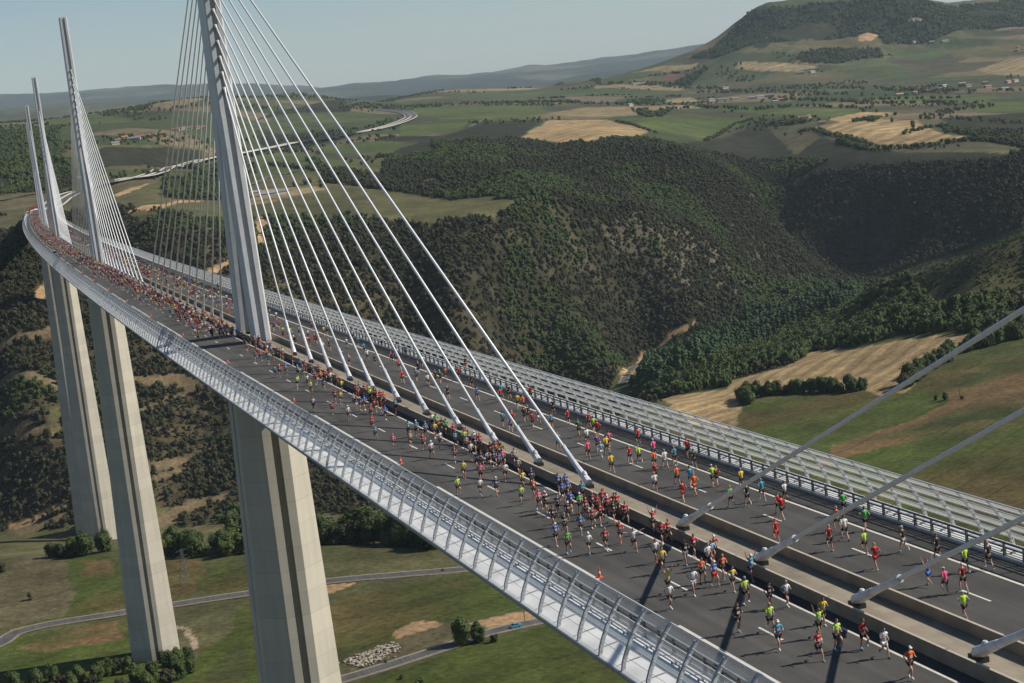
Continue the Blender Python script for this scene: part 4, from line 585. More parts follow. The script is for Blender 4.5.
# unit bushes (radius ~1) that are real bushes of the place and serve as the scattered kind
bushA = crown('shrub', M['leaf_maquis'], (1, 1, 1.5), 150, .19, 21, 7, 0); bushB = crown('shrub', M['leaf_green'], (1, 1, 1.7), 190, .18, 22, 8, 0); bushC = crown('shrub', M['leaf_poplar'], (.9, .9, 5.6), 480, .20, 25, 26, 0, lz=1.5)
for o, (x, y), s, lab in ((bushA, SHRUB[0], 2.2, 'low dark shrub alone in the dry grass left of the second pier'), (bushB, SHRUB[1], 2.0, 'round green bush beside the lower road'), (bushC, SHRUB[2], 2.2, 'slim poplar at the near end of the poplar wood by the river road')):
    o.location = (x, y, hgt(x, y)[0]-.3); o.scale = (s, s, s); tag(o, lab, 'bush' if o is not bushC else 'tree')
def scatter(n, r0, r1, a0=-15, a1=43):
    r = np.sqrt(np.random.uniform(r0*r0, r1*r1, n)); a = np.radians(np.random.uniform(a0, a1, n)); return OX+r*np.sin(a), OY+r*np.cos(a)
def area(r0, r1, a0=-15, a1=43): return .5*(r1*r1-r0*r0)*math.radians(a1-a0)
def masks(x, y):
    clr = np.zeros(len(x), bool); bald = np.zeros(len(x), bool); fo = {}
    for k, poly in COVER:
        m_ = inpoly(x, y, poly)
        if k in ('bald', 'gully'): bald |= m_
        elif k in ('forest', 'forestg', 'scrub'): fo[k] = fo.get(k, np.zeros(len(x), bool))|m_
        else: clr |= m_
    for k, poly in WOODS: fo[k] = fo.get(k, np.zeros(len(x), bool))|inpoly(x, y, poly)
    return clr, bald, fo
PA = []; PB = []; PC = []     # (x, y, width, height)
r0, r1 = 960, 2700
n = int(area(r0, r1)/ (3.05**2)); x, y = scatter(n, r0, r1); d = rdist(x, y); clr, bald, fo = masks(x, y); sl = slope_at(x, y)
z_ = np.zeros(len(x), bool); G = lambda k: fo.get(k, z_)
patch = fbm(x, y, 70, 91, 4); pr = np.where(patch > .2, .55, np.where(patch > .1, .8, 1.0))
pr = np.where(bald, .55, pr); pr = np.where(G('gully'), .3, pr)
ins = (sl > .34)&(d > 1080)&(d < 2600)&~clr&~G('forestg')&~G('scrub')&~G('poplar')
keep = (ins&(np.random.rand(len(x)) < pr))|(G('maquis')&~clr&(np.random.rand(len(x)) < .8))
left = (x < 420)&(y < 1500)
keep &= np.where(left, np.random.rand(len(x)) < np.where(patch > .0, .5, .8), True)
keep &= clear_road(x, y, 9)
w = np.random.gamma(9, .29, len(x)); w = np.clip(w*.92, .9, 4.6)
isg = (fbm(x, y, 120, 95, 3) > .13)|((y > 1500)&(fbm(x, y, 200, 96, 3) > .1))
for xx, yy, ww, g in zip(x[keep], y[keep], w[keep], isg[keep]): (PB if g else PA).append((xx, yy, ww, ww*random.uniform(.75, 1.1)))
q = (sl > .3)&(d < 2500)&clear_road(x, y, 6)&~clr&~keep&(bald|(patch > .05))&(np.random.rand(len(x)) < .85)
for xx, yy in zip(x[q], y[q]): s_ = random.uniform(.5, 1.15); PA.append((xx, yy, s_, s_*.8))
for k, dens, sz, hs, dst in (('forestg', 5.2, 3.4, 1.15, PB), ('scrub', 4.8, 1.25, .8, PB), ('green', 8.5, 4.2, .95, PB), ('poplar', 5.0, 3.5, .95, PC)):
    n = int(area(850, 4300)/dens**2); x, y = scatter(n, 850, 4300); clr, bald, fo = masks(x, y)
    q = fo.get(k, np.zeros(len(x), bool))&~clr
    if k == 'scrub': q &= fbm(x, y, 60, 97, 3) > -.12
    q &= clear_road(x, y, 11 if k == 'green' else 8) if q.any() else q
    for xx, yy in zip(x[q], y[q]): s_ = sz*random.uniform(.65, 1.35); dst.append((xx, yy, s_, s_*hs*random.uniform(.8, 1.2)))
# plateau strays and copses
n = int(area(2000, 6000)/22**2); x, y = scatter(n, 2000, 6000); clr, bald, fo = masks(x, y); d = rdist(x, y)
q = (fbm(x, y, 260, 99, 4) > np.where(x < .25*(y+300), .03, .12))&~clr&clear_road(x, y, 20)
for xx, yy in zip(x[q], y[q]): s_ = random.uniform(2.2, 4.6); PB.append((xx, yy, s_, s_*.75))
for xx, yy, s_ in far_hedge: PB.append((xx, yy, 3.4*s_, 2.7*s_))
PM = []
n = int(area(4300, 8200, 10, 43)/12**2); x, y = scatter(n, 4300, 8200, 10, 43); clr, bald, fo = masks(x, y)
q = fo.get('forest', clr)&~clr&(np.random.rand(len(x)) < .8)&(fbm(x, y, 240, 131, 4) < .19)
for xx, yy in zip(x[q], y[q]): s_ = random.uniform(4, 7.5); PM.append((xx, yy, s_, s_*.8))
def lay(name, P, proto, hz=1.0):
    P = np.array(P); z = hgt(P[:, 0], P[:, 1])-.3; stuff(name, np.stack([P[:, 0], P[:, 1], z], -1), proto, np.stack([P[:, 2], P[:, 2], P[:, 3]], -1)); print(name, len(P))
lay('scrubland', PA, bushA); lay('woodland', PB, bushB); lay('poplar_wood', PC, bushC); lay('mountain_forest', PM, bushB)
# grass tufts, yellow broom on the dry field
# ---------------------------------------------------------------- roads in the valley and on the plateau
def smooth_line(pts, n=14):
    P = [Vector((p[0], p[1], 0)) for p in pts]; out = []
    for i in range(len(P)-1):
        a, b, c, d_ = P[max(i-1, 0)], P[i], P[i+1], P[min(i+2, len(P)-1)]
        for k in range(n):
            t_ = k/n; out.append(.5*((2*b)+(-a+c)*t_+(2*a-5*b+4*c-d_)*t_*t_+(-a+3*b-3*c+d_)*t_**3))
    out.append(P[-1]); return out
def ribbon(name, line, lanes, mat, lift, zs=None, kind='structure', parent=None, dash=None):
    m = MB()
    L = len(line); zc = []
    for i, p in enumerate(line): zc.append(float(hgt(p.x, p.y)[0]) if zs is None else zs[i])
    for a0, a1 in lanes:
        v = []; f = []
        for i, p in enumerate(line):
            q = line[min(i+1, L-1)]-line[max(i-1, 0)]; nn = Vector((q.y, -q.x, 0)).normalized()
            for tt in (a0, a1):
                w_ = p+nn*tt; v.append((w_.x, w_.y, zc[i]+lift))
        for i in range(L-1):
            if dash and (i % dash[1]) >= dash[0]: continue
            f.append((2*i, 2*i+2, 2*i+3, 2*i+1))
        m.add(v, f)
    o = m.build(name, mat, parent); 
    if parent is None: tag(o, kind=kind)
    return o
def smz(line, k=9):
    z = np.array([max(float(hgt(p.x, p.y)[0]), -400) for p in line]); 
    for _ in range(3): z = np.convolve(np.pad(z, k, mode='edge'), np.ones(2*k+1)/(2*k+1), 'valid')
    return list(z)
M['verge'] = srf('pale_verge', (.22, .18, .125), .9, noise=.25, nscale=.5)
for nm, w_ in (('valley_road', 3.4), ('lower_road', 3.0), ('river_road', 3.4), ('farm_road', 2.5), ('village_road', 3), ('left_road', 5)):
    ln = smooth_line(ROADS[nm]); z = smz(ln, 4); z = [max(a_, float(hgt(p.x, p.y)[0])-.1) for a_, p in zip(z, ln)]
    ribbon(nm+'_verge', ln, [(-w_-1.0, w_+1.0)], M['verge'], .35, z)
    r_ = ribbon(nm, ln, [(-w_, w_)], M['asphalt_old'], .42, z)
    ribbon('road_marking', ln, [(-w_+.15, -w_+.3), (w_-.3, w_-.15)], M['line'], .45, z, parent=r_)
# motorway: leaves the deck end and swings away over the plateau
end = [deck(1560, 0), deck(1600, 0), deck(1680, 0)]
mw = [(p.x, p.y) for p in end]+[p for p in ROADS['motorway'] if p[1] > 1480 and p[0] > 30]
ln = smooth_line(mw); z = smz(ln, 12); z = [max(a_, float(hgt(p.x, p.y)[0])+.1) for a_, p in zip(z, ln)]
for _ in range(2): z = list(np.maximum(np.convolve(np.pad(z, 5, mode='edge'), np.ones(11)/11, 'valid'), [float(hgt(p.x, p.y)[0]) for p in ln]))
for i, p in enumerate(ln):
    k = min(max((p.y-1560)/260, 0), 1); z[i] = z[i]*k+(DM*min(p.y, 1800)-1.6)*(1-k)
ribbon('motorway_embankment', ln, [(-15, 15)], M['verge'], 1.5, z); mw_o = ribbon('motorway', ln, [(-12.6, -1.4), (1.4, 12.6)], M['asphalt_old'], 1.6, z)
ribbon('road_marking', ln, [(-12.0, -11.6), (-2.6, -2.2), (2.2, 2.6), (11.6, 12)], M['line'], 1.66, z, parent=mw_o)
m = MB()
for tt in (-13.2, 13.2, 0):
    v = []; f = []
    for i, p in enumerate(ln):
        q = ln[min(i+1, len(ln)-1)]-ln[max(i-1, 0)]; nn = Vector((q.y, -q.x, 0)).normalized(); w_ = p+nn*tt
        v += [(w_.x, w_.y, z[i]+1.2), (w_.x, w_.y, z[i]+2.4), (w_.x+nn.x*.5, w_.y+nn.y*.5, z[i]+2.4), (w_.x+nn.x*.5, w_.y+nn.y*.5, z[i]+1.2)]
    for i in range(len(ln)-1):
        for e in range(3): f.append((4*i+e, 4*i+4+e, 4*i+5+e, 4*i+1+e))
    m.add(v, f)
o = m.build('crash_barrier', srf('pale_concrete_barrier', (.5, .47, .42), .8)); tag(o, 'pale continuous safety barrier lining the motorway beyond the bridge end', 'barrier')
ln = smooth_line(ROADS['motorway_far']); r_ = ribbon('motorway_far_stretch', ln, [(-12, 12)], M['asphalt_old'], .8, smz(ln, 3))
# ---------------------------------------------------------------- houses
M['wall_cream'] = srf('render_cream', (.40, .34, .27), .85, noise=.15, obj_random=.25); M['roof_red'] = srf('clay_tiles', (.25, .12, .08), .85, noise=.25, obj_random=.3)
M['roof_grey'] = srf('sheet_roof', (.20, .21, .22), .5, noise=.1, obj_random=.2); M['roof_orange'] = srf('orange_tiles', (.50, .27, .16), .85, noise=.2); M['window_dark'] = srf('window_glass', (.04, .05, .06), .1)
def house(kind, x, y, lab, cat, L=13, Wd=9, hh=5, rf=2.4, rz=0):
    r = empty('farmhouse' if kind in 'ro' else 'barn', (x, y, hgt(x, y)[0]-.3), rz); tag(r, lab, cat, 'houses scattered on the plateau')
    m = MB(); m.box((0, 0, hh/2), (L, Wd, hh)); g = MB()
    m.add([(-L/2, -Wd/2, hh), (-L/2, Wd/2, hh), (-L/2, 0, hh+rf), (L/2, -Wd/2, hh), (L/2, Wd/2, hh), (L/2, 0, hh+rf)], [(0, 1, 2), (3, 5, 4)])
    m.build('wall', M['wall_cream'], r); e = .5
    g.loft([[(sx*(L/2+e), -Wd/2-e, hh-.25), (sx*(L/2+e), 0, hh+rf+.05), (sx*(L/2+e), Wd/2+e, hh-.25), (sx*(L/2+e), Wd/2+e, hh+.05), (sx*(L/2+e), 0, hh+rf+.35), (sx*(L/2+e), -Wd/2-e, hh+.05)] for sx in (-1, 1)])
    rr = g.build('roof', M[{'r': 'roof_red', 'o': 'roof_orange', 'w': 'roof_grey', 'g': 'roof_grey'}[kind]], r)
    if kind in 'ro': c = MB(); c.box((L*.25, .8, hh+rf+.5), (.9, .9, 1.8)); c.build('chimney', M['wall_cream'], rr)
    return r
HN = {'r': 'red-roofed', 'w': 'pale-roofed', 'g': 'grey-roofed', 'o': 'orange-roofed'}
HS = []
for (x, y), k in HOUSES:
    d_ = math.hypot(x-OX, y-OY); s_ = .72+.25*min(max((d_-2300)/2500, 0), 1)
    HS.append([x, y, k, d_, s_])
HS.sort(key=lambda h: h[0]/max(h[1]+600, 1))
ordn = ['first', 'second', 'third', 'fourth', 'fifth', 'sixth', 'seventh', 'eighth', 'ninth', 'tenth', 'eleventh', 'twelfth', 'thirteenth', 'fourteenth', 'fifteenth', 'sixteenth', 'seventeenth', 'eighteenth', 'nineteenth', 'twentieth', 'twenty-first', 'twenty-second', 'twenty-third', 'twenty-fourth', 'twenty-fifth', 'twenty-sixth', 'twenty-seventh', 'twenty-eighth', 'twenty-ninth', 'thirtieth', 'thirty-first', 'thirty-second', 'thirty-third', 'thirty-fourth', 'thirty-fifth', 'thirty-sixth', 'thirty-seventh', 'thirty-eighth', 'thirty-ninth', 'fortieth']
cnt = {}
for x, y, k, d_, s_ in HS:
    zone = 'in the hamlet left of the tall mast' if x/(y+300) < .42 else ('at the foot of the far mountain' if x/(y+300) > .42 and y > 2600 else 'among the right-hand fields')
    if d_ < 2200 and x < 500: zone = 'at the rest area behind the cables'
    if d_ < 2200 and x > 500: zone = 'half hidden in the valley woods'
    cnt[(zone, k)] = cnt.get((zone, k), 0)+1
    lab = f"{HN[k]} {'house' if k in 'ro' else 'building'} {zone}, {ordn[cnt[(zone, k)]-1]} from the left"
    L = random.uniform(10, 17)*s_*(1.5 if k in 'wg' else 1.1)
    house(k, x, y, lab, 'house' if k in 'ro' else 'building', L, random.uniform(8, 10)*s_, 5*s_, 2.3*s_, random.uniform(-.5, .5))
# ---------------------------------------------------------------- the viaduct
via = empty('viaduct', (0, 0, 0)); tag(via, 'long curving cable-stayed road viaduct on tall concrete piers with white masts', 'bridge')
S0, S1 = -480.0, 1572.0
def srange(a, b, st): n = max(int(round((b-a)/st)), 1); return [a+(b-a)*i/n for i in range(n+1)]
def sweep(name, prof, mat, parent, a=S0, b=S1, st=12.0, close=True, smooth=False):
    m = MB(); m.loft([[deck(s, t_, z_) for t_, z_ in prof] for s in srange(a, b, st)], close, close); o = m.build(name, mat, parent, smooth); return o
# girder body
sweep('deck_girder', [(-12.45, -.02), (12.45, -.02), (15.35, -.42), (15.45, -.62), (13.0, -1.35), (4.2, -4.2), (-4.2, -4.2), (-13.0, -1.35), (-15.45, -.62), (-15.35, -.42)], M['under'], via)
for sg in (-1, 1):
    f_ = sweep('edge_fairing', [(sg*12.42, .0), (sg*12.42, .10), (sg*12.9, .14), (sg*13.42, .20), (sg*13.5, .17), (sg*13.62, -.04), (sg*13.66, -.06), (sg*14.45, -.155), (sg*14.47, -.185), (sg*14.52, -.16), (sg*15.3, -.29), (sg*15.5, -.36), (sg*15.52, -.58), (sg*15.40, -.60), (sg*15.30, -.40)], M['fairing'], via)
    m = MB()   # panel joints and bolt covers
    for i in range(int((S1-S0)/3.5)):
        s = S0+3.5*i+1.75
        if s > 420: break
        m.loft([[deck(s+e, sg*tt, zz) for tt, zz in ((13.6, .0), (14.45, -.13), (15.35, -.30), (15.35, -.27), (14.45, -.10), (13.6, .03))] for e in (-.03, .03)])
        for e in (-.55, .45): c_ = deck(s+e, sg*13.15, .2); m.box(c_, (.28, .22, .12))
    fm = f_.data; bmf = bmesh.new(); bmf.from_mesh(fm); fm.materials.append(M['steel_grey']); vs_ = [bmf.verts.new(v_) for v_ in m.v]
    for q in m.f: bmf.faces.new([vs_[i_] for i_ in q]).material_index = 1
    bmf.to_mesh(fm); bmf.free()
    sweep('nose_strip', [(sg*15.53, -.34), (sg*15.60, -.38), (sg*15.60, -.62), (sg*15.53, -.64)], M['steel_grey'], f_)
# carriageways
for sg, nm in ((-1, 'left'), (1, 'right')):
    a_, b_ = (1.40 if sg < 0 else 2.2, 12.15)
    m = MB(); ss = srange(S0, S1, 12); m.loft([[deck(s, sg*a_*1.0, .004+.0), deck(s, sg*b_, .004)] for s in ss], False, False)
    o = m.build('carriageway', M['asphalt'], None); tag(o, kind='structure')
    me_ = o.data
    ln_ = MB()
    def strip(t0, t1, a, b): ln_.loft([[deck(s, sg*t0, .012), deck(s, sg*t1, .012)] for s in srange(a, b, 12)], False, False)
    # outer edge line: 39 m long pieces with 13 m gaps at the bridge; inner line continuous
    strip(2.48 if sg < 0 else 3.2, 2.66 if sg < 0 else 3.38, S0, S1); 
    s = -480-7
    if sg > 0: strip(9.70, 9.92, S0, S1)
    else:
        for s in np.arange(OUTER0-52*8, S1, 52.0): strip(9.70, 9.92, s, s+39)
    off = DASH[0] if sg < 0 else DASH[1]
    for s in np.arange(off-13.0*24, S1, 13.0): strip(6.16 if sg < 0 else 6.5, 6.32 if sg < 0 else 6.66, s, s+3.0)
    ln_.build('road_marking', M['line'], o)
    sweep('kerb_beam', [(sg*12.12, .0), (sg*12.12, .14), (sg*12.2, .20), (sg*12.42, .20), (sg*12.44, 0)], M['steel_grey'], via)
# median
sweep('median_slab', [(-1.25, .0), (-1.25, .10), (2.1, .10), (2.1, .0)], M['median'], via)
for x0, sg in ((-1.46, -1), (2.25, 1)):
    b_ = sweep('median_barrier', [(x0+sg*.05, .005), (x0+sg*.03, .18), (x0, .80), (x0-sg*.14, .80), (x0-sg*.17, .105)], M['barrier'], via)
    m = MB()
    for i in range(164):
        s = S0+12.51*i; m.loft([[deck(s+e, x0+sg*.02, .803), deck(s+e, x0-sg*.16, .803), deck(s+e, x0-sg*.16, .825), deck(s+e, x0+sg*.02, .825)] for e in ((.12, 12.39))])
    m.build('barrier_cap', M['barrier_cap'], b_)
# guard rails (outer edge of each carriageway)
def tubes(m, t_, z_, r, a, b, st=12, n=6):
    ss = srange(a, b, st); rings = []
    for s in ss: rings.append([deck(s, t_+r*math.cos(q), z_+r*math.sin(q)) for q in [2*math.pi*k/n for k in range(n)]])
    m.loft(rings)
GP = 2.085
for sg in (-1, 1):
    g = empty('guard_rail'); g.parent = via; m = MB()
    for z_, r in ((1.08, .075), (.78, .06), (.58, .025), (.42, .025), (.27, .025)): tubes(m, sg*12.33, z_, r, S0, S1)
    m.build('rail', M['dark_steel'], g)
    post = None; rest = MB(); k = 0
    def post_geo(m, s):
        m.loft([[deck(s+e, sg*12.30, .12), deck(s+e, sg*12.52, .12), deck(s+e, sg*12.44, 1.04), deck(s+e, sg*12.32, 1.04)] for e in (-.06, .06)])
    lim = (-215, -215+GP*100)
    i = 0; s = -478.0
    s = lim[0]-GP*int((lim[0]-S0)/GP)
    while s < S1:
        if s < -262: s += GP; continue
        if lim[0] <= s < lim[1]-.01 and k < 100:
            mm = MB(); post_geo(mm, s); mm.build('post', M['dark_steel'], g); k += 1
        else: post_geo(rest, s)
        s += GP
    o = rest.build('post', M['dark_steel'], g); tag(o, kind='stuff')
# wind screens: curved ribs with horizontal louvres
ARC = [(15.38, -.34), (15.30, .10), (15.10, .62), (14.83, 1.2), (14.50, 1.8), (14.12, 2.4), (13.70, 2.94)]
def arc_at(u):
    n = len(ARC)-1; q = min(max(u, 0), .9999)*n; i = int(q); f = q-i; return (ARC[i][0]*(1-f)+ARC[i+1][0]*f, ARC[i][1]*(1-f)+ARC[i+1][1]*f)
M['rib'] = srf('rib_paint', (.50, .515, .52), .4, .1, noise=.1)
M['louvre'] = srf('windscreen_louvre', (.66, .68, .67), .3, noise=.05)
_t = NT(M['louvre']); _b = _t.n['Principled BSDF']; _o = _t.n['Material Output']; _tr = _t.new('ShaderNodeBsdfTransparent'); _mx = _t.new('ShaderNodeMixShader'); _mx.inputs[0].default_value = .17; _tl = _t.new('ShaderNodeBsdfTranslucent'); _tl.inputs[0].default_value = (.8, .82, .82, 1); _m2 = _t.new('ShaderNodeMixShader'); _m2.inputs[0].default_value = .5
_t.link(_tr.outputs[0], _mx.inputs[1]); _t.link(_b.outputs[0], _m2.inputs[1]); _t.link(_tl.outputs[0], _m2.inputs[2]); _t.link(_m2.outputs[0], _mx.inputs[2]); _t.link(_mx.outputs[0], _o.inputs['Surface'])
for sg in (-1, 1):
    w_ = empty('wind_screen'); w_.parent = via; m = MB()
    for u0, u1 in ((.86, .99), (.64, .77), (.41, .52), (.2, .3))[:4 if sg > 0 else 3]:
        p0, p1 = arc_at(u0), arc_at(u1); nx, nz = p1[1]-p0[1], -(p1[0]-p0[0]); L = math.hypot(nx, nz); nx, nz = nx/L*.03, nz/L*.03
        m.loft([[deck(s, sg*(p0[0]+nx), p0[1]+nz), deck(s, sg*(p1[0]+nx), p1[1]+nz), deck(s, sg*(p1[0]-nx), p1[1]-nz), deck(s, sg*(p0[0]-nx), p0[1]-nz)] for s in srange(S0, S1, 12)])
    m.build('louvre', M['louvre'], w_)
    m = MB(); tubes(m, sg*13.64, 2.96, .06, S0, S1)
    for u0 in ((.86, .64, .77, .41, .52, .2, .3) if sg > 0 else (.86, .64, .77, .46)): q = arc_at(u0); tubes(m, sg*q[0], q[1], .048 if u0 > .6 or sg > 0 else .03, S0, S1, n=6)
    m.build('top_rail', M['white_steel'], w_)
    rest = MB(); k = 0
    def rib(m, s):
        for e in (-.11, .06):
            pts = [arc_at(u) for u in np.linspace(0, 1, 13)]; ring = []
            out = [(p[0]+.07, p[1]+.02) for p in pts]; inn = [(p[0]-.13, p[1]-.03) for p in pts]
            for side in (0, .035):
                ring.append([deck(s+e+side, sg*q[0], q[1]) for q in out+inn[::-1]])
            n = len(ring[0]); h2 = n//2
            v = ring[0]+ring[1]; f = []
            for i in range(h2-1):
                j = n-1-i; f += [(i, i+1, j-1, j), (n+i, n+j, n+j-1, n+i+1), (i, n+i, n+i+1, i+1), (j, j-1, n+j-1, n+j)]
            f += [(0, n-1, 2*n-1, n), (h2-1, n+h2-1, n+h2, h2)]
            m.add(v, f)
        for u in np.linspace(.08, .97, 12):
            q = arc_at(u); m.loft([[deck(s-.11+(.19 if e else 0), sg*(q[0]-.13), q[1]-.04), deck(s-.11+(.19 if e else 0), sg*(q[0]-.07), q[1]-.07), deck(s-.11+(.19 if e else 0), sg*(q[0]+.07), q[1]+.06), deck(s-.11+(.19 if e else 0), sg*(q[0]-.02), q[1]+.07)] for e in (0, 1)])
    s = RIB0-3.5*int((RIB0-S0)/3.5); k = 0; a0 = -236
    while s < S1:
        if s < -262: s += 3.5; continue
        if s >= a0 and k < 100:
            mm = MB(); rib(mm, s); mm.build('rib', M['rib'], w_); k += 1
        else: rib(rest, s)
        s += 3.5
    o = rest.build('rib', M['rib'], w_); tag(o, kind='stuff')
# ---- piers
TOP = -4.2
def pier_half(depth): return 5.0+.0245*depth
def add_pier(s, name_lab):
    base = deck(s, 0, 0); gz = float(hgt(base.x, base.y)[0])-3; g = empty('pier', base, -s/DR); g.parent = via; tag(g, name_lab)
    hgt_ = base.z-gz
    def colring(z_, sy, gap, Lh, w):     # half column outline, sy=-1 front (towards the start), +1 rear
        pts = [(-.62, -Lh+1.3), (-.62, -Lh), (-2.1, -Lh), (-w, -Lh+3.4), (-w, -gap), (w, -gap), (w, -Lh+3.4), (2.1, -Lh), (.62, -Lh), (.62, -Lh+1.3)]
        if sy > 0: pts = [(x_, -y_) for x_, y_ in pts][::-1]
        return [(x_, y_, z_) for x_, y_ in pts]
    zs = [TOP+1.5]+[TOP-k*10 for k in range(0, 10)]
    split = min(90, hgt_*.6)
    for sy in (-1, 1):
        m = MB(); m.loft([colring(z_, sy, .45*max(0, 1-(-z_+TOP)/split)+.10, 8.0+.3*min(1, (-z_)/split), pier_half(-z_)) for z_ in [TOP+1.5]+[TOP-split*k/9 for k in range(10)]]); m.build('column', M['concrete'], g)
    def full(z_, Lh, w):
        f_ = [(-.62, -Lh+1.3), (-.62, -Lh), (-2.1, -Lh), (-w, -Lh+3.4)]; out = f_+[(x_, -y_) for x_, y_ in f_][::-1]
        f2 = [(-x_, y_) for x_, y_ in f_]; out += [(x_, -y_) for x_, y_ in f2]+f2[::-1]
        return [(x_, y_, z_) for x_, y_ in out]
    z0 = TOP-split
    m = MB(); n_ = 8; m.loft([full(z0+(-hgt_-z0)*k/n_, 8.3, pier_half(-(z0+(-hgt_-z0)*k/n_))) for k in range(n_+1)]); m.build('shaft', M['concrete'], g)
# ---- masts
ZA = [42.4+2.6*k for k in range(11)]; A0 = 36.35
def mast_ring(z_, cy, L, w=1.42, gw=.44, gd=.85, both=True, sides=True):
    c_ = .22
    f_ = [(-gw, -L+gd), (-gw, -L), (-w+c_, -L), (-w, -L+c_)]
    if both: out = f_+[(x_, -y_) for x_, y_ in f_][::-1]; f2 = [(-x_, y_) for x_, y_ in f_]; out += [(x_, -y_) for x_, y_ in f2]+f2[::-1]
    return [(x_, y_+cy, z_) for x_, y_ in out]
def add_pylon(s, lab):
    base = deck(s, 0, 0); g = empty('pylon', base, -s/DR); g.parent = via; tag(g, lab)
    for sy in (-1, 1):
        m = MB(); rings = []
        for k in range(9):
            f = k/8; z_ = .2+37.8*f; cy = sy*(7.7-5.4*f); L = 2.3+.1*f; rings.append(mast_ring(z_, cy, L, 1.38))
        m.loft(rings); m.build('leg', M['white_steel'], g)
    m = MB(); m.loft([mast_ring(37.6, 0, 4.6), mast_ring(44, 0, 3.95), mast_ring(70, 0, 2.95), mast_ring(87, 0, 2.2, 1.3, .40)])
    m.box((0, 0, 87.1), (.5, 1.0, .5)); m.tube((.9, 0, 87), (.9, 0, 88.2), .08)
    mast = m.build('mast', M['white_steel'], g)
    cab = bpy.data.materials
    for sy in (-1, 1):
        for k in range(11):
            zt = ZA[k]; Lm = 3.95-(zt-44)/26 if zt > 44 else 4.05
            q0 = deck(s+sy*(A0+12.51*k), 0, .55)-base; R_ = Matrix.Rotation(s/DR, 3, 'Z'); q0 = R_ @ q0
            p1 = Vector((0, sy*(Lm+.15), zt)); d_ = (p1-q0).normalized(); m = MB()
            m.tube(q0+d_*.2, p1, .15, n=8); o = m.build('stay_cable', M['cable'], g, True)
            m = MB(); m.tube(q0-d_*.1, q0+d_*2.2, .36, .26, 10); m.tube(q0+d_*2.0, q0+d_*5.6, .24, .21, 10); m.tube(q0+d_*5.6, q0+d_*5.8, .25, .24, 10)
            m.tube((q0.x, q0.y+sy*.05*0+d_.y*.8, q0.z+.6), (q0.x, q0.y+d_.y*.8, q0.z+.85), .26, .12, 10); ob = m.build('cable_socket', M['socket'], g); m = MB(); m.box((q0.x, q0.y, q0.z-.3), (.62, 1.05, .34)); m.build('socket_base', M['black'], g)
            m = MB(); m.tube(p1-d_*1.0, p1+d_*.3, .17, .26, 8); m.box((0, p1.y-sy*.35, zt+.1), (.5, .5, .5)); m.build('anchor_head', M['white_steel'], g)
# 13: piers with their masts
NUM = [(-342, 'pier out of frame at the near end', 'mast out of frame whose long cables cross the right of the picture'), (0, 'nearest tall concrete pier, standing in the foreground', 'nearest white mast with its fan of cables'), (342, 'second concrete pier standing on the green field', 'second white mast from the camera'), (684, 'third concrete pier, standing behind the field edge', 'third white mast from the camera'), (1026, 'fourth concrete pier, half hidden by the nearer ones', 'fourth white mast, farthest one clearly seen'), (1368, 'farthest pier close to the hillside', 'farthest white mast hidden behind the fourth')]
for s, pl, ml in NUM: add_pier(s, pl); add_pylon(s, ml)
# abutment
m = MB(); c_ = deck(1580); m.box((c_.x, c_.y+4, c_.z-8), (27, 14, 15.7)); m.build('abutment', M['concrete'], via)
# ---------------------------------------------------------------- runners
CL = dict(red=(.44, .016, .02), darkred=(.20, .015, .02), orange=(.70, .12, .02), yellow=(.72, .52, .03), lime=(.42, .72, .05), green=(.05, .42, .06), darkgreen=(.03, .12, .05), teal=(.02, .28, .42), blue=(.03, .13, .42),
          lightblue=(.22, .42, .62), navy=(.02, .03, .10), pink=(.72, .08, .22), purple=(.16, .06, .28), lilac=(.45, .36, .52), white=(.68, .68, .68), grey=(.28, .28, .30), black=(.02, .02, .022), tan=(.48, .26, .16), brown=(.07, .04, .02))
FM = {}
def cloth(c):
    if c not in FM: FM[c] = srf('cloth_'+c, CL[c], .85, noise=.12, nscale=9)
    return FM[c]
SKIN = [srf('skin_light', (.50, .29, .20), .6, noise=.08), srf('skin_tanned', (.36, .19, .12), .6, noise=.08)]
EYE = srf('eye_dark', (.03, .02, .02), .4)
SHOE = [cloth(c) for c in ('white', 'white', 'grey', 'black', 'lightblue', 'orange', 'white', 'grey')]
def skinned(chain, rad, mat, sub=1):
    """chain: list of (name, parent, pos); grows one closed surface"""
    me = bpy.data.meshes.new('tmp'); idx = {c[0]: i for i, c in enumerate(chain)}
    me.from_pydata([c[2] for c in chain], [(idx[c[1]], idx[c[0]]) for c in chain if c[1]], []); o = bpy.data.objects.new('tmp', me); link(o)
    sk = o.modifiers.new('s', 'SKIN'); 
    if not me.skin_vertices: me.skin_vertices.new(name='') if hasattr(me.skin_vertices, 'new') else None
    for i, c in enumerate(chain):
        r = rad[c[0]]; me.skin_vertices[0].data[i].radius = r if isinstance(r, tuple) else (r, r)
    me.skin_vertices[0].data[0].use_root = True
    sb = o.modifiers.new('d', 'SUBSURF'); sb.levels = sub; sb.render_levels = sub
    dg = bpy.context.evaluated_depsgraph_get(); dg.update(); ev = o.evaluated_get(dg); out = bpy.data.meshes.new_from_object(ev)
    bpy.data.objects.remove(o); out.materials.clear()
    out.polygons.foreach_set('use_smooth', [True]*len(out.polygons)); return out
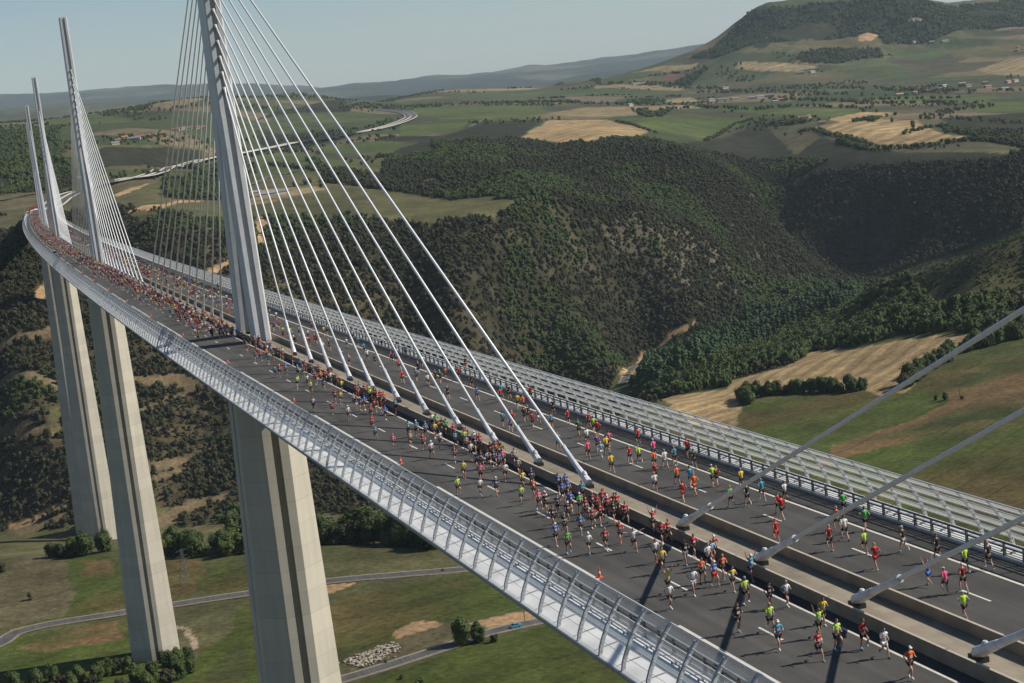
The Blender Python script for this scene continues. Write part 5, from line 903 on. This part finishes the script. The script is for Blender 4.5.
def pose(kind, m_=1):
    """joint positions of a runner heading +y; m_=-1 mirrors the stride"""
    J = {}
    lean = .05 if kind != 'stand' else 0
    J['pelvis'] = (0, 0, .93); J['waist'] = (0, lean*.5, 1.08); J['chest'] = (0, lean, 1.27); J['collar'] = (0, lean*1.2, 1.42); J['neck'] = (0, lean*1.4, 1.50); J['head'] = (0, lean*1.6+.01, 1.56)
    legs = {'run': ((.10, .30, .60), (.10, .24, .20), (.10, .37, .15), (-.09, -.06, .50), (-.09, -.33, .13), (-.09, -.25, .02)),
            'push': ((.10, .34, .66), (.10, .12, .28), (.10, .24, .24), (-.09, .03, .49), (-.09, -.12, .10), (-.09, .04, .03)),
            'land': ((.10, .20, .52), (.10, .26, .10), (.10, .40, .05), (-.09, .02, .52), (-.09, -.36, .40), (-.09, -.42, .28)),
            'stand': ((.11, .05, .50), (.11, .0, .09), (.11, .13, .03), (-.10, .03, .50), (-.10, -.03, .09), (-.10, .1, .03))}
    k = legs['land' if kind in ('up', 'out') else kind]
    for side, o in (('R', 0), ('L', 3)):
        s = m_; J['hip'+side] = ((.09 if side == 'R' else -.09)*s, 0, .87)
        for n, q in zip(('knee', 'ankle', 'toe'), k[o:o+3]): J[n+side] = (q[0]*s, q[1], q[2])
    for side, sx in (('R', 1), ('L', -1)):
        J['shoulder'+side] = (.175*sx, lean*1.1, 1.40)
        if kind == 'up': e, w_, h = (.30, .04, 1.60), (.36, .06, 1.84), (.38, .07, 1.92)
        elif kind == 'out': e, w_, h = (.42, .02, 1.42), (.64, .05, 1.52), (.73, .06, 1.55)
        elif kind == 'stand': e, w_, h = (.24, -.02, 1.13), (.25, .12, .95), (.25, .18, .89)
        else:
            fwd = (side == 'L') == (m_ > 0)
            e, w_, h = ((.25, .10, 1.16), (.15, .30, 1.22), (.12, .37, 1.26)) if fwd else ((.26, -.20, 1.20), (.24, -.02, 1.05), (.22, .06, 1.03))
        for n, q in zip(('elbow', 'wrist', 'hand'), (e, w_, h)): J[n+side] = (q[0]*sx, q[1]+lean, q[2])
    return J
def lerp(a, b, f): return tuple(a[i]+(b[i]-a[i])*f for i in range(3))
def figure(kind, m_):
    J = pose(kind, m_); P = {}
    ch = [('pelvis', None, J['pelvis']), ('waist', 'pelvis', J['waist']), ('chest', 'waist', J['chest']), ('collar', 'chest', J['collar']), ('neck', 'collar', J['neck']), ('head', 'neck', J['head'])]
    rad = dict(pelvis=(.125, .10), waist=(.115, .09), chest=(.145, .105), collar=(.10, .075), neck=.052, head=.06)
    for s in 'RL':
        ch += [('hip'+s, 'pelvis', J['hip'+s]), ('knee'+s, 'hip'+s, J['knee'+s]), ('calf'+s, 'knee'+s, lerp(J['knee'+s], J['ankle'+s], .35)), ('ankle'+s, 'calf'+s, J['ankle'+s]), ('toe'+s, 'ankle'+s, J['toe'+s]),
               ('shoulder'+s, 'collar', J['shoulder'+s]), ('elbow'+s, 'shoulder'+s, J['elbow'+s]), ('wrist'+s, 'elbow'+s, J['wrist'+s]), ('palm'+s, 'wrist'+s, lerp(J['wrist'+s], J['hand'+s], .8))]
        rad.update({'hip'+s: .088, 'knee'+s: .056, 'calf'+s: .058, 'ankle'+s: .036, 'toe'+s: .034, 'shoulder'+s: .056, 'elbow'+s: .040, 'wrist'+s: .027, 'palm'+s: (.036, .02)})
    body = skinned(ch, rad, None)
    bm = bmesh.new(); bm.from_mesh(body)
    hc = Vector(J['head'])+Vector((0, .015, .075))
    r = bmesh.ops.create_icosphere(bm, subdivisions=2, radius=1)
    for v in r['verts']:
        d = v.co.copy(); v.co = hc+Vector((d.x*.076*(1-.18*max(0, -d.z)), d.y*.098, d.z*.122))
    def blob(c, s, mi=0):
        q = bmesh.ops.create_icosphere(bm, subdivisions=1, radius=1)
        for v in q['verts']: v.co = Vector(c)+Vector((v.co.x*s[0], v.co.y*s[1], v.co.z*s[2]))
        for f in {f for v in q['verts'] for f in v.link_faces}: f.material_index = mi
    blob(hc+Vector((0, .098, -.01)), (.013, .022, .024)); blob(hc+Vector((0, .088, -.058)), (.024, .01, .006), 1)
    for sx in (-1, 1): blob(hc+Vector((sx*.03, .088, .015)), (.012, .008, .007), 1); blob(hc+Vector((sx*.078, -.005, -.005)), (.01, .02, .03))
    for s, sx in (('R', 1), ('L', -1)):      # five fingers, curled, unequal
        a = Vector(J['wrist'+s]); d = (Vector(J['hand'+s])-a).normalized(); b0 = Vector(J['hand'+s]); up = Vector((0, 0, 1)); n = d.cross(up); n = n.normalized() if n.length > .1 else Vector((0, 1, 0)); cu = n.cross(d).normalized()
        for k, L in enumerate((.070, .078, .074, .060)):
            p = b0+n*(k-1.5)*.018; q = p+d*L*.55-cu*.008; e = q+d*L*.25-cu*L*.4
            for u, v_, r1 in ((p, q, .0085), (q, e, .0075)):
                m = MB(); m.tube(u, v_, r1, r1*.8, 5); vv = [bm.verts.new(x_) for x_ in m.v]; [bm.faces.new([vv[i] for i in f]) for f in m.f]
        p = a+(b0-a)*.5-n*.026*1; q = p-n*.022+d*.03; e = q+d*.026
        for u, v_, r1 in ((p, q, .0105), (q, e, .009)):
            m = MB(); m.tube(u, v_, r1, r1*.8, 5); vv = [bm.verts.new(x_) for x_ in m.v]; [bm.faces.new([vv[i] for i in f]) for f in m.f]
    bm.to_mesh(body); bm.free(); P['body'] = body
    sh = [('collar', None, J['collar']), ('chest', 'collar', J['chest']), ('waist', 'chest', J['waist']), ('hem', 'waist', lerp(J['waist'], J['pelvis'], .75))]
    rs = dict(collar=(.115, .085), chest=(.168, .125), waist=(.145, .115), hem=(.155, .125))
    for s in 'RL': sh += [('sh'+s, 'collar', J['shoulder'+s]), ('sl'+s, 'sh'+s, lerp(J['shoulder'+s], J['elbow'+s], .62))]; rs.update({'sh'+s: .072, 'sl'+s: .062})
    P['shirt'] = skinned(sh, rs, None)
    st = [('pelvis', None, J['pelvis'])]; rt = dict(pelvis=(.148, .122))
    for s in 'RL': st += [('h'+s, 'pelvis', J['hip'+s]), ('t'+s, 'h'+s, lerp(J['hip'+s], J['knee'+s], .62))]; rt.update({'h'+s: .108, 't'+s: .092})
    P['shorts'] = skinned(st, rt, None)
    m = MB()
    for s in 'RL':
        a, b = Vector(J['ankle'+s]), Vector(J['toe'+s]); d = (b-a).normalized(); u = d.orthogonal().normalized(); v_ = d.cross(u)
        m.loft([[a+d*f*(b-a).length+Vector((0, 0, -.012))+(Vector((math.cos(q), 0, 0))*.042*g+d.cross(Vector((1, 0, 0))).normalized()*math.sin(q)*.045*g) for q in [2*math.pi*k/8 for k in range(8)]] for f, g in ((-.35, .7), (-.1, 1.05), (.5, 1.05), (1.15, .95), (1.45, .45))])
    o = m.build('tmp', None); P['shoes'] = o.data; bpy.data.objects.remove(o)
    for nm, cap in (('hair', 0), ('cap', 1)):
        bm = bmesh.new(); r = bmesh.ops.create_icosphere(bm, subdivisions=2, radius=1)
        for v in r['verts']:
            d = v.co.copy(); v.co = hc+Vector((d.x*.084, d.y*.106-.006, d.z*.126+.008))
        bmesh.ops.delete(bm, geom=[v for v in bm.verts if (v.co.z < hc.z+(.045 if cap else -.02)) and (cap or v.co.y > hc.y-.02) or (v.co.y > hc.y+.06 and v.co.z < hc.z+.06) or v.co.z < hc.z-.075], context='VERTS')
        if cap:
            vs = [bm.verts.new(hc+Vector(q)) for q in ((-.07, .07, .06), (.07, .07, .06), (.06, .175, .035), (-.06, .175, .035), (-.07, .07, .045), (.07, .07, .045), (.06, .175, .022), (-.06, .175, .022))]
            for f in ((0, 1, 2, 3), (7, 6, 5, 4), (2, 6, 7, 3), (0, 3, 7, 4), (1, 5, 6, 2), (0, 4, 5, 1)): bm.faces.new([vs[i] for i in f])
        me_ = bpy.data.meshes.new(nm); bm.to_mesh(me_); bm.free(); P[nm] = me_
    c = Vector(J['chest']); m = MB(); m.add([(-.085, c.y+.137, 1.14), (.085, c.y+.137, 1.14), (.085, c.y+.146, 1.28), (-.085, c.y+.146, 1.28), (-.085, c.y+.128, 1.14), (.085, c.y+.128, 1.14), (.085, c.y+.137, 1.28), (-.085, c.y+.137, 1.28)], [(0, 1, 2, 3), (7, 6, 5, 4), (0, 4, 5, 1), (3, 2, 6, 7), (0, 3, 7, 4), (1, 5, 6, 2)])
    o = m.build('tmp', None); P['race_bib'] = o.data; bpy.data.objects.remove(o)
    for k, me_ in P.items():
        me_.name = 'runner_'+k
        if not me_.materials: me_.materials.append(SKIN[0] if k == 'body' else cloth('white'))
        if k == 'body': me_.materials.append(EYE)
    return P
FIG = {(k, m_): figure(k, m_) for k in ('run', 'push', 'land') for m_ in (1, -1)}
FIG[('up', 1)] = figure('up', 1); FIG[('out', 1)] = figure('out', -1); RUNK = [k for k in FIG if k[0] in ('run', 'push', 'land')]
def person(s, t_, shirt, shorts, flag, facing, label):
    kk = ('up', 1) if flag == 'up' else ('out', 1) if flag == 'out' else random.choice(RUNK); P = FIG[kk]
    p = deck(s, t_, .004); a = -s/DR+(math.pi if facing < 0 else 0)+random.uniform(-.12, .12)
    r = empty('person', p, a); sc_ = random.uniform(.95, 1.07); r.scale = (sc_*random.uniform(.95, 1.1), sc_*random.uniform(.97, 1.08), sc_); tag(r, label, 'person', 'runners on the viaduct')
    hat = flag == 'cap' or random.random() < .22
    for nm in ('body', 'shirt', 'shorts', 'shoes', 'cap' if hat else 'hair')+(('race_bib',) if facing < 0 else ()):
        o = bpy.data.objects.new(nm, P[nm]); link(o); o.parent = r
        mt = {'body': random.choice(SKIN), 'shirt': cloth(shirt), 'shorts': cloth(shorts), 'shoes': random.choice(SHOE), 'cap': cloth(random.choice(['white', 'white', 'white', 'blue', 'red', 'black'])) if flag != 'cap' else cloth('white'), 'hair': cloth(random.choice(['brown', 'black', 'brown', 'tan', 'grey'])), 'race_bib': cloth('white')}[nm]
        o.material_slots[0].link = 'OBJECT'; o.material_slots[0].material = mt
    return r
pal = ['red']*9+['darkred']*3+['teal', 'blue', 'blue', 'navy', 'white', 'white', 'white', 'yellow', 'lime', 'orange', 'pink', 'green', 'black', 'black', 'grey', 'lightblue']
RL = [(s, t_, a_, b_, f_) for s, t_, a_, b_, f_ in RUNNERS]
def free(s, t_, dmin=.75): return all(abs(s-q[0]) > dmin or abs(t_-q[1]) > .55 for q in RL)
while len(RL) < 300:
    if random.random() < .72: s = random.uniform(-42, 75); t_ = -1.95-abs(random.gauss(0, 2.4)); ok = t_ > -8.5
    else: s = random.uniform(-30, 110); t_ = random.uniform(3, 9.5); ok = True
    if ok and free(s, t_): RL.append((s, t_, random.choice(pal), random.choice(['black', 'black', 'black', 'navy', 'red']), ''))
OW = ordn+['forty-first', 'forty-second', 'forty-third', 'forty-fourth', 'forty-fifth']
def zone(s, t_):
    side = 'left' if t_ < 0 else 'right'
    if s < -165:
        k = int(round((s+342-A0)/12.51)); k = min(max(k, 6), 10); n = {10: 'leftmost', 9: 'second', 8: 'third', 7: 'fourth', 6: 'fifth'}[k]; return side, f'level with {n} thick near cable'
    k = int(round((-s-A0)/12.51)); 
    if k >= 0: return side, f'level with {ordn[min(k, 10)]} cable right of tall mast'
    if s < 12: return side, 'beside foot of tall mast'
    k = int(round((s-A0)/12.51)); return side, f'level with {ordn[max(k, 0)]} cable left of tall mast'
buckets = {}
for i, q in enumerate(RL):
    sd, z_ = zone(q[0], q[1]); buckets.setdefault((q[2], q[3], q[4] == 'up', sd, z_), []).append(i)
LBL = {}
for key, ids in buckets.items():
    ids.sort(key=lambda i: -RL[i][0])
    for n_, i in enumerate(ids):
        b = f"runner{' with raised arms' if key[2] else ''}, {key[0]} top, {key[1]} shorts, {key[3]} road, {key[4]}"
        if len(ids) > 1: b += f', {OW[n_]}'
        LBL[i] = b
for i, q in enumerate(RL): person(q[0], q[1], q[2], q[3], q[4], -1 if q[1] < 0 else 1, LBL[i])
# the far crowd: too many to count
def crowd_proto():
    P = FIG[('run', 1)]; bm = bmesh.new(); mats = []
    cm = bpy.data.materials.new('crowd_shirt'); cm.use_nodes = True; t = NT(cm); b = t.n['Principled BSDF']; b.inputs['Roughness'].default_value = .85; oi = t.new('ShaderNodeObjectInfo'); cr = t.new('ShaderNodeValToRGB'); cr.color_ramp.interpolation = 'CONSTANT'
    seq = ['red', 'white', 'navy', 'blue', 'darkred', 'yellow', 'black', 'red', 'teal', 'darkred', 'white', 'black', 'navy', 'red', 'lime', 'grey', 'darkred', 'black', 'lightblue', 'white', 'navy', 'red', 'blue', 'purple', 'black', 'grey']; el = cr.color_ramp.elements
    el[0].color = (*CL[seq[0]], 1); el[1].position = 1/len(seq); el[1].color = (*CL[seq[1]], 1)
    for k in range(2, len(seq)): e = el.new(k/len(seq)); e.color = (*CL[seq[k]], 1)
    t.link(oi.outputs['Random'], cr.inputs[0]); t.link(cr.outputs[0], b.inputs['Base Color'])
    v = []; f = []; mi = []
    for k, (nm, mt) in enumerate((('body', 0), ('shirt', 1), ('shorts', 2), ('hair', 2), ('shoes', 3))):
        me_ = P[nm]; n = len(v); v += [tuple(x_.co) for x_ in me_.vertices]; f += [tuple(n+i for i in p.vertices) for p in me_.polygons]; mi += [mt]*len(me_.polygons)
    me_ = bpy.data.meshes.new('crowd_runner'); me_.from_pydata(v, [], f); me_.polygons.foreach_set('material_index', mi)
    for mm in (SKIN[1], cm, cloth('black'), cloth('white')): me_.materials.append(mm)
    return me_
CROWD = []
for s in np.arange(-38, 1566, .5):
    dens, wd = (.30, 2.6) if s < 0 else (.42, 4.6) if s < 130 else (.50, 5.0) if s < 420 else (.42, 7.2)
    dens *= .72*(.45+1.1*float(vnoise(s, 0, 9, 5))+.0)
    for _ in range(np.random.poisson(dens*wd*.5)):
        t_ = -1.7-(abs(random.gauss(0, wd*.5)) if s < 420 else random.uniform(0, wd))
        if t_ > -9.3 and (s > 60 or free(s, t_, .6)): CROWD.append((s+random.uniform(-.3, .3), t_, math.pi))
    for _ in range(np.random.poisson(.5*7*((.05 if s < 60 else .10) if s < 400 else .13))): CROWD.append((s+random.uniform(-.4, .4), random.choice([random.uniform(2.7, 10), random.gauss(8.5, 1.2), random.gauss(5, 1)]), 0))
P_ = np.array([tuple(deck(s, t_, .004)) for s, t_, a_ in CROWD])
cp = bpy.data.objects.new('person', crowd_proto()); link(cp); cp.location = deck(58, -4.2, .004); cp.rotation_euler = (0, 0, math.pi); tag(cp, 'runner just left of the tall mast in the middle lane of the left road', 'person', 'runners on the viaduct')
o = stuff('runner_crowd', P_, cp, np.array([[.98+.12*random.random()]*3 for _ in CROWD]))
tr = np.zeros((len(CROWD), 3)); tr[:, 2] = [c[2]+random.uniform(-.15, .15) for c in CROWD]; o.data.attributes['turn'].data.foreach_set('vector', tr.ravel())
print('crowd', len(CROWD))
# ---------------------------------------------------------------- small things
CONE = [srf('cone_orange', (.75, .09, .03), .5), cloth('white')]
def cone_mesh():
    m = MB(); pr = [(.19, .03), (.115, .05), (.095, .22), (.07, .40), (.05, .58), (.03, .75)]
    for (r1, z1), (r2, z2) in zip(pr[:-1], pr[1:]): m.tube((0, 0, z1), (0, 0, z2), r1, r2, 12)
    m.box((0, 0, .02), (.42, .42, .04)); o = m.build('tmp', None); me_ = o.data; bpy.data.objects.remove(o)
    me_.materials.append(CONE[0]); return me_
cm_ = cone_mesh(); m = MB(); m.tube((0, 0, .30), (0, 0, .44), .088, .068, 12); o = m.build('tmp', CONE[1]); band = o.data; bpy.data.objects.remove(o)
for k in range(10):
    s = -188.0+52*k; r = empty('traffic_cone', deck(s, -9.55, .004), .3*k); tag(r, f'orange traffic cone by the broken outer line, {ordn[k]} from the bottom right', 'traffic cone', 'cones along the outer line')
    for nm, me_ in (('cone', cm_), ('reflective_band', band)): o = bpy.data.objects.new(nm, me_); link(o); o.parent = r
M['glass'] = srf('car_glass', (.02, .025, .03), .08); M['tyre'] = srf('tyre', (.02, .02, .02), .8); M['rim'] = srf('rim', (.4, .4, .42), .3, .6)
def car(name, x, y, z, rz, col, label, cat='car', van=False):
    r = empty(name, (x, y, z), rz); tag(r, label, cat); pm = srf('paint_'+name, col, .25, noise=.05)
    hh = 1.9 if van else 1.42; m = MB()
    pr = [(-2.1, .35), (-2.15, .75), (-1.95, .92), (-1.0, .98), (1.2, 1.0), (2.0, .95), (2.15, .6), (2.1, .35)]
    if van: pr = [(-2.4, .35), (-2.45, .9), (-2.0, 1.1), (2.3, 1.1), (2.4, .35)]
    m.loft([[(sx*(.86 if abs(q[1]) > .9 else .9), -q[0], q[1]) for q in pr] for sx in (-1, 1)]); m.build('body', pm, r)
    cab = [(-1.15, .97), (-.45, hh), (.95, hh), (1.75, .98)] if not van else [(-2.0, 1.08), (-1.4, hh+.1), (2.25, hh+.1), (2.3, 1.08)]
    m = MB(); m.loft([[(sx*(.80 if q[1] < 1.2 else .66), -q[0], q[1]) for q in cab] for sx in (-1, 1)]); m.build('window', M['glass'], r)
    m = MB(); m.box((0, -(cab[1][0]+cab[2][0])/2, cab[1][1]+.012), (1.3, abs(cab[2][0]-cab[1][0])*.97, .05)); m.build('roof', pm, r)
    for sx in (-1, 1):
        for yy in (-1.35, 1.35):
            w1 = MB(); w1.tube((sx*.70, yy, .32), (sx*.92, yy, .32), .32, n=16); w_ = w1.build('wheel', M['tyre'], r); w2 = MB(); w2.tube((sx*.90, yy, .32), (sx*.935, yy, .32), .2, n=12); w2.build('rim', M['rim'], w_)
        h1 = MB(); h1.box((sx*.62, 2.1 if not van else 2.42, .68), (.35, .08, .16)); h1.build('headlight', M['rim'], r)
    return r
def at_road(k, road):
    x, y = SPOTS[k]; ln = smooth_line(ROADS[road]); i = min(range(1, len(ln)-1), key=lambda i: (ln[i].x-x)**2+(ln[i].y-y)**2); d = ln[i+1]-ln[i-1]; n = Vector((d.y, -d.x, 0)).normalized()
    zz = max(smz(ln, 4)[i], float(hgt(ln[i].x, ln[i].y)[0])-.1)+.46; p = ln[i]+n*1.6; return p.x, p.y, zz, math.atan2(-d.x, d.y)
x, y, z, a = at_road('white_car', 'valley_road'); car('parked_car', x, y, z, a, (.7, .7, .7), 'white car on the valley road just under the bridge edge')
x, y, z, a = at_road('blue_car', 'lower_road'); car('moving_car', x, y, z, a, (.05, .28, .42), 'blue car on the lower road beside the tall wooden pole')
p = deck(440, -10.9, .004); car('support_van', p.x, p.y, p.z, math.pi, (.25, .26, .27), 'grey van parked on the hard shoulder left of the distant crowd', 'van', True)
# lattice pylon
x, y = SPOTS['pylon']; gz = float(hgt(x, y)[0]); r = empty('lattice_pylon', (x, y, gz-.2), .5); tag(r, 'grey steel lattice power pylon standing in the field right of the second pier', 'power pylon'); m = MB()
lv = [(0, 2.0), (3.5, 1.5), (7, 1.05), (10, .75), (13, .55), (16, .4)]
cr_ = [[(sx*w_, sy*w_, z_) for sx, sy in ((-1, -1), (1, -1), (1, 1), (-1, 1))] for z_, w_ in lv]
for a_, b_ in zip(cr_[:-1], cr_[1:]):
    for i in range(4): j = (i+1) % 4; m.tube(a_[i], b_[i], .07, n=4); m.tube(a_[i], b_[j], .04, n=4); m.tube(a_[j], b_[i], .04, n=4); m.tube(b_[i], b_[j], .04, n=4)
m.build('lattice_mast', M['dark_steel'], r); m = MB()
for z_ in (13, 15.5):
    for sx in (-1, 1): m.tube((0, 0, z_+.6), (sx*3.2, 0, z_), .06, n=4); m.tube((0, 0, z_-.2), (sx*3.2, 0, z_), .05, n=4); 
m.build('cross_arm', M['dark_steel'], r)
M['wood'] = srf('weathered_wood', (.16, .11, .07), .9)
for k, hh, lab in (('pole', 9, 'tall brown wooden pole beside the lower road under the bridge edge'), ('pole2', 8, 'lone wooden pole with a cross arm amid shrubs in the green meadow')):
    x, y = SPOTS[k]; r = empty('utility_pole', (x, y, float(hgt(x, y)[0])-.2), .4); tag(r, lab, 'pole'); m = MB(); m.tube((0, 0, 0), (0, 0, hh), .17, .12, 8); m.build('post', M['wood'], r); m = MB(); m.box((0, 0, hh-.6), (2.2, .14, .16))
    for e in (-.9, 0, .9): m.tube((e, 0, hh-.5), (e, 0, hh-.2), .06, n=6)
    m.build('cross_arm', M['wood'], r)
# stone heap
bm = bmesh.new(); bmesh.ops.create_icosphere(bm, subdivisions=1, radius=1); rs_ = random.Random(4)
for v in bm.verts: v.co *= rs_.uniform(.7, 1.15)
me_ = bpy.data.meshes.new('boulder'); bm.to_mesh(me_); bm.free(); me_.materials.append(M['rock'])
cx_, cy_ = ROCKS[0]; o = link(bpy.data.objects.new('boulder', me_)); o.location = (cx_-1.5, cy_-1, float(hgt(cx_, cy_)[0])+.2); o.scale = (.7, .6, .5); tag(o, 'pale boulder at the left end of the stone heap below the near pier', 'boulder')
rp = []; rz_ = []
while len(rp) < 380:
    x = random.uniform(min(q[0] for q in ROCKS), max(q[0] for q in ROCKS)); y = random.uniform(min(q[1] for q in ROCKS), max(q[1] for q in ROCKS))
    if inpoly(np.array([x+random.gauss(0, 1.2)]), np.array([y+random.gauss(0, 1.2)]), ROCKS)[0]: s_ = random.uniform(.2, .8); rp.append((x, y, float(hgt(x, y)[0])+random.uniform(0, .5))); rz_.append((s_, s_*random.uniform(.7, 1.2), s_*.8))
stuff('stone_heap', rp, o, rz_)
# race arch and light mast at the far end of the deck
r = empty('inflatable_arch', deck(1540, -6, .0), 0); tag(r, 'red inflatable race arch over the far end of the left road', 'arch'); m = MB()
pts = [Vector((6*math.cos(q), 0, 5.6*math.sin(q)**.6 if math.sin(q) > 0 else 0)) for q in [math.pi*k/14 for k in range(15)]]; m.path(pts, .75, 8); m.build('tube', cloth('red'), r); m = MB(); m.box((0, -.3, 6.2), (8, .3, 1.4)); m.build('banner', cloth('red'), r)
p = deck(1588, 9.5); car('blue_truck', p.x, p.y, p.z+.3, 0, (.03, .12, .42), 'blue van parked at the far end of the bridge beyond the crowd', 'van', True)
p = deck(1575, -17); r = empty('light_mast', (p.x, p.y, p.z-6), 0); tag(r, 'slim grey light mast beside the left end of the bridge', 'light mast'); m = MB(); m.tube((0, 0, 0), (0, 0, 17), .25, .15, 8); m.build('post', M['steel_grey'], r); m = MB(); m.box((0, 0, 17), (2.4, .5, .4)); m.build('lamp_head', M['steel_grey'], r)
# ---------------------------------------------------------------- sky, sun, air, camera
w = bpy.data.worlds.new('World'); sc.world = w; w.use_nodes = True; t = NT(w); bg = t.n['Background']
sky = t.new('ShaderNodeTexSky'); sky.sky_type = 'NISHITA'; sky.sun_disc = False; sky.sun_elevation = math.radians(39); sky.sun_rotation = math.radians(104); sky.altitude = 600; sky.air_density = 1.0; sky.dust_density = .4; sky.ozone_density = 3.5
t.link(sky.outputs[0], bg.inputs[0]); bg.inputs[1].default_value = SKY
sun = bpy.data.lights.new('sun', 'SUN'); sun.energy = SUN; sun.angle = math.radians(.53); sun.color = (1, .93, .82); so = bpy.data.objects.new('sun', sun); link(so)
az = math.radians(104); el = math.radians(39); dv = -Vector((math.sin(az)*math.cos(el), math.cos(az)*math.cos(el), math.sin(el))); so.rotation_euler = dv.to_track_quat('-Z', 'Y').to_euler()
if HAZE > 0:
    m = MB(); m.box((OX+3000, OY+12000, 160), (52000, 46000, 1300)); hz = m.build('haze', None); tag(hz, kind='stuff')
    vm = bpy.data.materials.new('air'); vm.use_nodes = True; t = NT(vm); 
    for x_ in list(t.n):
        if x_.type != 'OUTPUT_MATERIAL': t.n.remove(x_)
    pv = t.new('ShaderNodeVolumePrincipled'); pv.inputs['Density'].default_value = HAZE; pv.inputs['Color'].default_value = (.70, .86, 1.0, 1); pv.inputs['Anisotropy'].default_value = 0
    t.link(pv.outputs[0], [x_ for x_ in t.n if x_.type == 'OUTPUT_MATERIAL'][0].inputs['Volume']); hz.data.materials.append(vm)
cam = bpy.data.cameras.new('camera'); cam.sensor_width = 36; cam.sensor_fit = 'HORIZONTAL'; cam.lens = FPX/W*36; cam.clip_start = .5; cam.clip_end = 80000
co = bpy.data.objects.new('camera', cam); link(co); r_, u_, f_ = cam_axes()
co.matrix_world = Matrix(((r_[0], u_[0], -f_[0], CX), (r_[1], u_[1], -f_[1], CY), (r_[2], u_[2], -f_[2], CZ), (0, 0, 0, 1))); sc.camera = co
sc.view_settings.view_transform = 'Standard'; sc.view_settings.look = 'None'; sc.view_settings.exposure = EXPO; sc.view_settings.gamma = 1
sc.cycles.max_bounces = 5; sc.cycles.diffuse_bounces = 1; sc.cycles.glossy_bounces = 2; sc.cycles.transparent_max_bounces = 12; sc.cycles.volume_bounces = 0
sc.cycles.use_denoising = True
